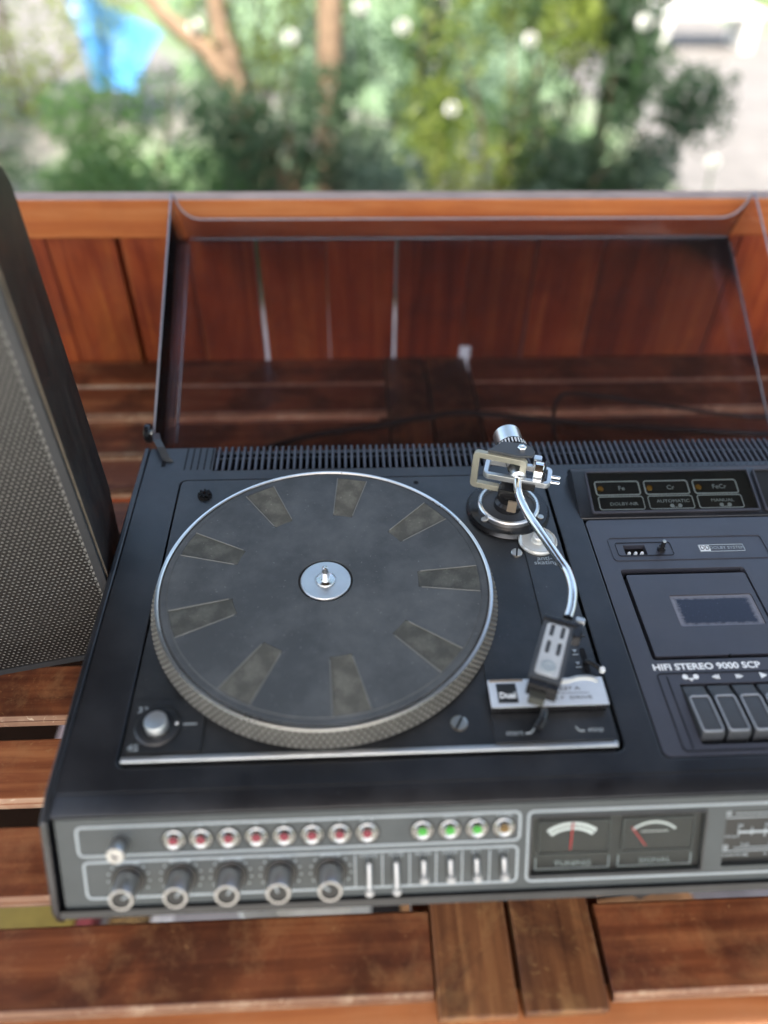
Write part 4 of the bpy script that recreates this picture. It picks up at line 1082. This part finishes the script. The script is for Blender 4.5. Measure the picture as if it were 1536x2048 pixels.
gb = part('grass_blade', tube('grass_blade', [(fx(548), .04, ZF + .004), (fx(550), .03, ZF + .10), (fx(556), .02, ZF + .22)], .004, M['leaf_yellow'], 6, 4)); tag(gb, 'single green grass blade standing between floor tiles and bowl', 'grass blade')
o = part('cloth', box('cloth', fx(25), fx(130), .33, .46, ZF + .004, ZF + .03, plain('pinkish_white_cloth', (.42, .36, .37), .85, vary=.25, scale=30, bumpd=.01, bscale=30), .008)); tag(o, 'pinkish white cloth on the dark floor under the left slats', 'cloth')
o = part('dark_box', box('dark_box', fx(742), fx(797), -.2, .25, ZF + .004, ZF + .10, M['black'], .004)); tag(o, 'black box on the floor between the bowl and the wooden block', 'box')
o = part('wood_block', box('wood_block', fx(797), fx(853), -.2, .25, ZF + .004, ZF + .12, wood('light_block_wood', (.25, .12, .05), (.36, .19, .08), (.45, .26, .12), 'X', .5), .004)); tag(o, 'light brown wooden block on the floor under the middle boards', 'block')
# right of the middle boards
cr_ = thing('slatted_crate', 'brown grooved wooden crate lid under the right side of the table', 'crate', (fx(1265), .03, ZF))
gm = wood('crate_wood', (.16, .08, .04), (.28, .15, .07), (.36, .21, .11), 'X', .55)
for i in range(7):
    y = -.12 + i * .045
    part('crate_slat', box('crate_slat', -.13, .062, y, y + .036, .10, .115, gm, .002), cr_, T(Vector((fx(1265), .03, ZF))) @ RZ(9))
part('crate_base', box('crate_base', -.13, .062, -.12, .19, .006, .098, M['black'], .002), cr_, T(Vector((fx(1265), .03, ZF))) @ RZ(9))
o = part('metal_sheet', box('metal_sheet', fx(1312), fx(2000), -.25, .30, ZF + .05, ZF + .07, plain('grey_galvanised_sheet', (.24, .24, .26), .45, .5, vary=.3, scale=12), .003)); tag(o, 'grey mottled metal sheet lying under the right of the table', 'metal sheet')
st = part('black_strap', tube('black_strap', [(fx(1170), .10, ZF + .14), (fx(1200), .04, ZF + .15), (fx(1245), -.03, ZF + .14)], .011, M['cable'], 8, 4)); tag(st, 'black strap slung over the grooved crate under the table', 'strap')

# ================================================================== GARDEN
def leaves(rnd, n, centres, size, aspect=4.0, big=1.0):
    """pairs of long narrow leaf faces scattered through clumps; centres: (x,y,z,r,density)"""
    V = []; F = []
    tot = sum(c[4] for c in centres)
    for (cx, cy, cz, r_, d) in centres:
        for _ in range(int(n * d / tot)):
            while True:
                p_ = Vector((rnd.uniform(-1, 1), rnd.uniform(-1, 1), rnd.uniform(-1, 1)))
                if p_.length <= 1: break
            c = Vector((cx, cy, cz)) + p_ * r_
            t = Vector((rnd.gauss(0, 1), rnd.gauss(0, 1), rnd.gauss(0.2, .8))).normalized()
            s = t.cross(Vector((rnd.gauss(0, 1), rnd.gauss(0, 1), rnd.gauss(0, 1)))).normalized()
            L = size * rnd.uniform(.6, 1.3) * (big if cz > 2.5 else 1); w = L / aspect * (1.5 if cz > 2.5 and big > 1 else 1)
            b0 = len(V)
            nrm = t.cross(s) * (L * .12)
            V += [tuple(c - t * L / 2), tuple(c + s * w / 2 + nrm), tuple(c + t * L / 2), tuple(c - s * w / 2 + nrm)]
            F += [(b0, b0 + 1, b0 + 2), (b0, b0 + 2, b0 + 3)]
    me = bpy.data.meshes.new('foliage'); me.from_pydata(V, [], F); me.update()
    return me

def shrub(name, label, cat, loc, clumps, n, size, m, stems=5, group=None, seed=0, aspect=4.0, bark='bark_dark'):
    rnd = random.Random(seed)
    t = thing(name, label, cat, loc, group)
    L = Vector(loc)
    me = leaves(rnd, n, clumps, size, aspect); me.materials.append(M[m])
    part('foliage', me, t, T(L), kind='stuff')
    bm = bmesh.new()
    for i in range(stems):
        c = clumps[i % len(clumps)]
        e = Vector(c[:3]) + Vector((rnd.uniform(-.6, .6), rnd.uniform(-.6, .6), rnd.uniform(0, .6))) * c[3]
        p0 = Vector((rnd.uniform(-.05, .05), rnd.uniform(-.05, .05), 0))
        mid = p0.lerp(e, .5) + Vector((rnd.uniform(-.08, .08), rnd.uniform(-.08, .08), .05))
        pts = spline([p0, mid, e], 4)
        tube_bm(bm, pts, [.014 * (1 - .8 * k / (len(pts) - 1)) for k in range(len(pts))], 6)
    part('stem', fin(bm, 'stem', M[bark], True), t, T(L))
    return t

def clumpset(seed, n, cx, cy, cz, sx, sy, sz, r0_, r1_):
    rnd = random.Random(seed)
    return [(cx + rnd.uniform(-sx, sx), cy + rnd.uniform(-sy, sy), cz + rnd.uniform(-sz, sz), rnd.uniform(r0_, r1_), rnd.uniform(.5, 1.2)) for _ in range(n)]

def tree(name, label, loc, trunks, clumps, n, size, m, seed, bark='bark', big=1.0):
    rnd = random.Random(seed)
    t = thing(name, label, 'tree', loc); L = Vector(loc)
    bm = bmesh.new()
    for pts, r0_, r1_ in trunks:
        ps = spline(pts, 5); N = len(ps) - 1
        tube_bm(bm, ps, [r0_ + (r1_ - r0_) * k / N + rnd.uniform(-.004, .004) for k in range(len(ps))], 10)
    part('trunk', fin(bm, 'trunk', M[bark], True), t, T(L))
    me = leaves(rnd, n, clumps, size, 4.0, big); me.materials.append(M[m])
    part('crown', me, t, T(L), kind='stuff')
    return t

G0 = -ZG
# trees standing behind the parapet
tree('garden_tree', 'tan barked tree with a leaning forked trunk on the left of the garden', (-.39, 3.0, ZG),
     [([(0, 0, 0), (0, 0, .4), (-.015, 0, .64), (-.045, 0, .81), (-.065, 0, .97), (-.10, .1, 2.4), (-.4, .4, 4.2)], .045, .028),
      ([(-.03, 0, .66), (-.15, .02, .80), (-.31, .04, .93), (-.62, .1, 1.4), (-1.0, .3, 2.2)], .040, .02)],
     clumpset(1, 20, -.6, .6, 4.6, 1.4, 1.0, .6, .3, .55), 2500, .10, 'leaf_mid', 11)
tree('garden_tree', 'straight tan barked tree standing in the middle of the garden', (-.05, 3.1, ZG),
     [([(0, 0, 0), (.01, 0, .5), (.03, 0, .95), (.06, .05, 2.4), (.3, .4, 4.4)], .058, .04)],
     clumpset(2, 20, 0.4, .6, 4.9, 1.4, 1.0, .6, .3, .55), 2500, .10, 'leaf_mid', 12)
tree('garden_tree', 'small dark tree with drooping needle sprays at the upper right', (1.45, 3.1, ZG),
     [([(-.27, .1, 0), (-.26, .1, .6), (-.27, .1, 1.3), (-.2, .1, 2.2)], .035, .02)],
     [(-.30, 0, .95, .20, 1.2), (-.22, -.1, .74, .15, 1), (-.42, 0, 1.02, .16, .9), (-.12, 0, 1.1, .18, .9), (-.26, -.1, .60, .09, .6), (-.5, 0, 1.2, .2, 1)],
     3200, .06, 'leaf_dark', 13, 'bark_dark')
g = 'shrubs behind the parapet'
SH = [
 # label, (x, y), clump box, n leaves, size, material, seed
 ('dark green bushy shrub at the far left of the garden', (-2.15, 3.3), (0, 0, .55, .65, .3, .4, .16, .28), 2600, .075, 'leaf_dark', 21, 11),
 ('mid green leafy shrub behind the left end of the lid', (-.75, 2.5), (0, 0, .32, .30, .2, .20, .12, .2), 1600, .07, 'leaf_mid', 22, 8),
 ('dark shrub at the foot of the leaning tree', (-.28, 2.7), (0, 0, .40, .30, .2, .32, .12, .2), 1900, .07, 'leaf_dark', 23, 9),
 ('yellow green shrub left of the straight trunk', (-.35, 3.6), (0, 0, .95, .32, .2, .5, .12, .22), 1500, .07, 'leaf_yellow', 24, 9),
 ('grey green shrub at the foot of the straight trunk', (.15, 2.6), (0, 0, .28, .34, .15, .18, .1, .18), 1500, .07, 'leaf_grey', 25, 8),
 ('bright yellow green shrub in the centre of the garden', (.70, 3.1), (0, 0, .60, .32, .2, .30, .1, .2), 1500, .07, 'leaf_yellow', 26, 9),
 ('dense dark green shrub right of the centre', (1.08, 2.8), (0, 0, .38, .27, .2, .32, .12, .20), 2600, .07, 'leaf_dark', 27, 11),
 ('grey green shrub under the drooping tree', (1.02, 2.7), (0, 0, .28, .24, .2, .20, .1, .18), 1500, .07, 'leaf_grey', 28, 8),
 ('mid green shrub beyond the centre of the garden', (.62, 4.6), (0, 0, .85, .5, .3, .5, .16, .3), 2000, .085, 'leaf_mid', 29, 11),
 ('yellow green shrub at the top left beyond the grey path', (-2.0, 4.9), (0, 0, .8, .6, .3, .6, .2, .32), 2000, .09, 'leaf_yellow', 30, 10),
 ('dark green shrub beyond the leaning tree', (-2.25, 4.2), (0, 0, .5, .45, .3, .36, .14, .26), 1700, .08, 'leaf_grey', 31, 9),
 ('sprawling grey green shrub between the two tan trunks', (-.22, 3.5), (0, 0, .70, .34, .2, .50, .12, .22), 1700, .065, 'leaf_grey', 32, 10),
 ('dark green shrub behind the yellow green one in the centre', (.48, 3.7), (0, 0, .62, .36, .2, .45, .12, .22), 1800, .065, 'leaf_dark', 33, 10),
 ('low mid green shrub left of the leaning trunk', (-1.0, 3.0), (0, 0, .36, .36, .2, .22, .12, .20), 1700, .065, 'leaf_mid', 34, 10),
 ('loose mid green shrub left of the drooping tree', (.98, 3.4), (0, 0, .72, .30, .2, .40, .12, .22), 1600, .065, 'leaf_mid', 35, 9),
]
for lab, (x, y), cb_, n, s, m, sd_, nc in SH:
    shrub('shrub', lab, 'shrub', (x, y, ZG), clumpset(sd_, nc + 3, *cb_), int(n * 1.7), s * .8, m, 6, g, sd_)
# blue tarpaulin hung over a bench, far left
bm = bmesh.new()
N = 14
grid = []
for i in range(N + 1):
    row_ = []
    for j in range(N + 1):
        u, v = i / N, j / N
        x = -.27 + .54 * u; z = .70 - .48 * v ** 1.2; y = -.25 - .35 * v
        row_.append(bm.verts.new((x * (1 - .55 * v) + .05 * math.sin(9 * u), y + .06 * math.sin(11 * u + 2 * v), z + .08 * math.sin(5 * u + 1) * (1 - v) - .35 * abs(u - .35) * (1 - v))))
    grid.append(row_)
for i in range(N):
    for j in range(N): bm.faces.new((grid[i][j], grid[i + 1][j], grid[i + 1][j + 1], grid[i][j + 1]))
me = fin(bm, 'blue_tarpaulin', plain('blue_tarpaulin', (.06, .24, .52), .45, vary=.15, scale=5), True)
o = part('blue_tarpaulin', me, None, T(Vector((-1.34, 5.2, ZG)))); tag(o, 'bright blue tarpaulin hanging at the back left of the garden', 'tarpaulin')
# white garden objects, blown out in the sun
wm = plain('white_paint', (.82, .82, .80), .4, vary=.03)
gt = thing('garden_bench', 'long white garden bench in the sun at the upper right', 'bench', (3.0, 6.75, ZG))
GT = T(Vector((3.0, 6.75, ZG)))
part('seat', box('seat', -.44, .44, -.2, .2, .24, .29, wm, .02), gt, GT)
part('backrest', box('backrest', -.42, .42, .18, .22, .29, .42, wm, .02), gt, GT)
for sx in (-.36, .36): part('leg', box('leg', sx - .05, sx + .05, -.18, .18, 0, .24, wm, .01), gt, GT)
pk = thing('white_post', 'tall white post at the top of the garden view', 'post', (.68, 5.6, ZG))
part('shaft', box('shaft', -.06, .06, -.06, .06, 0, 1.6, wm, .01), pk, T(Vector((.68, 5.6, ZG))))
part('post_cap', box('post_cap', -.08, .08, -.08, .08, 1.6, 1.66, wm, .01), pk, T(Vector((.68, 5.6, ZG))))
yb = part('yellow_bush', leaves(random.Random(5), 900, clumpset(77, 6, 0, 0, .5, .5, .3, .35, .2, .3), .1), None, T(Vector((4.3, 8.6, ZG)))); yb.data.materials.append(leaf_mat('leaf_bright_yellow', (.45, .42, .03), (.6, .58, .08)))
tag(yb, 'bright yellow flowering bush at the top right', 'bush')
fm = plain('white_petal', (.85, .85, .80), .5, vary=.03)  # white balls on stems, added to stand for blurred bright light spots
fl_me = bmesh.new()
rnd = random.Random(4)
for k in range(26):
    c = Vector((rnd.gauss(0, 1), rnd.gauss(0, 1), rnd.gauss(0, 1))).normalized() * .024
    nrm = c.normalized(); u = nrm.orthogonal().normalized(); v = nrm.cross(u)
    q = [fl_me.verts.new(c + (u * math.cos(a) + v * math.sin(a)) * .012 + nrm * .002) for a in (0, 1.26, 2.51, 3.77, 5.03)]
    fl_me.faces.new(q)
glint = fin(fl_me, 'white_flower_head', fm)
FLW = [(-.544, 3.0, .855), (-.179, 3.0, .823), (.263, 3.0, .860), (.472, 2.95, .58), (.945, 2.92, .44), (1.668, 3.0, .351), (1.152, 2.8, .92), (.774, 3.0, .82), (.097, 3.0, .925), (1.262, 2.95, .56)]
for i, (x, y, h) in enumerate(FLW):
    labs = ['white round flower head beside the limb of the leaning tree', 'pale flower head between the two tan trunks', 'white flower head right of the straight trunk near the top', 'lone bright white flower head in the yellow green shrub', 'white flower head low in the dense dark shrub', 'pale flower head lowest at the right over the path', 'white flower head among the drooping needle sprays', 'white flower head left of the drooping tree', 'white flower head at the top edge beside the straight trunk', 'pale flower head below the drooping needle sprays']
    t = thing('flower', labs[i], 'flower', (x, y, ZG), 'white flower heads in the garden')
    part('flower_head', glint, t, T(Vector((x, y, ZG + h))))
    part('stalk', tube('stalk', [(x, y, ZG), (x + .02, y, ZG + h * .5), (x, y, ZG + h)], .005, M['leaf_mid'], 6, 3), t)
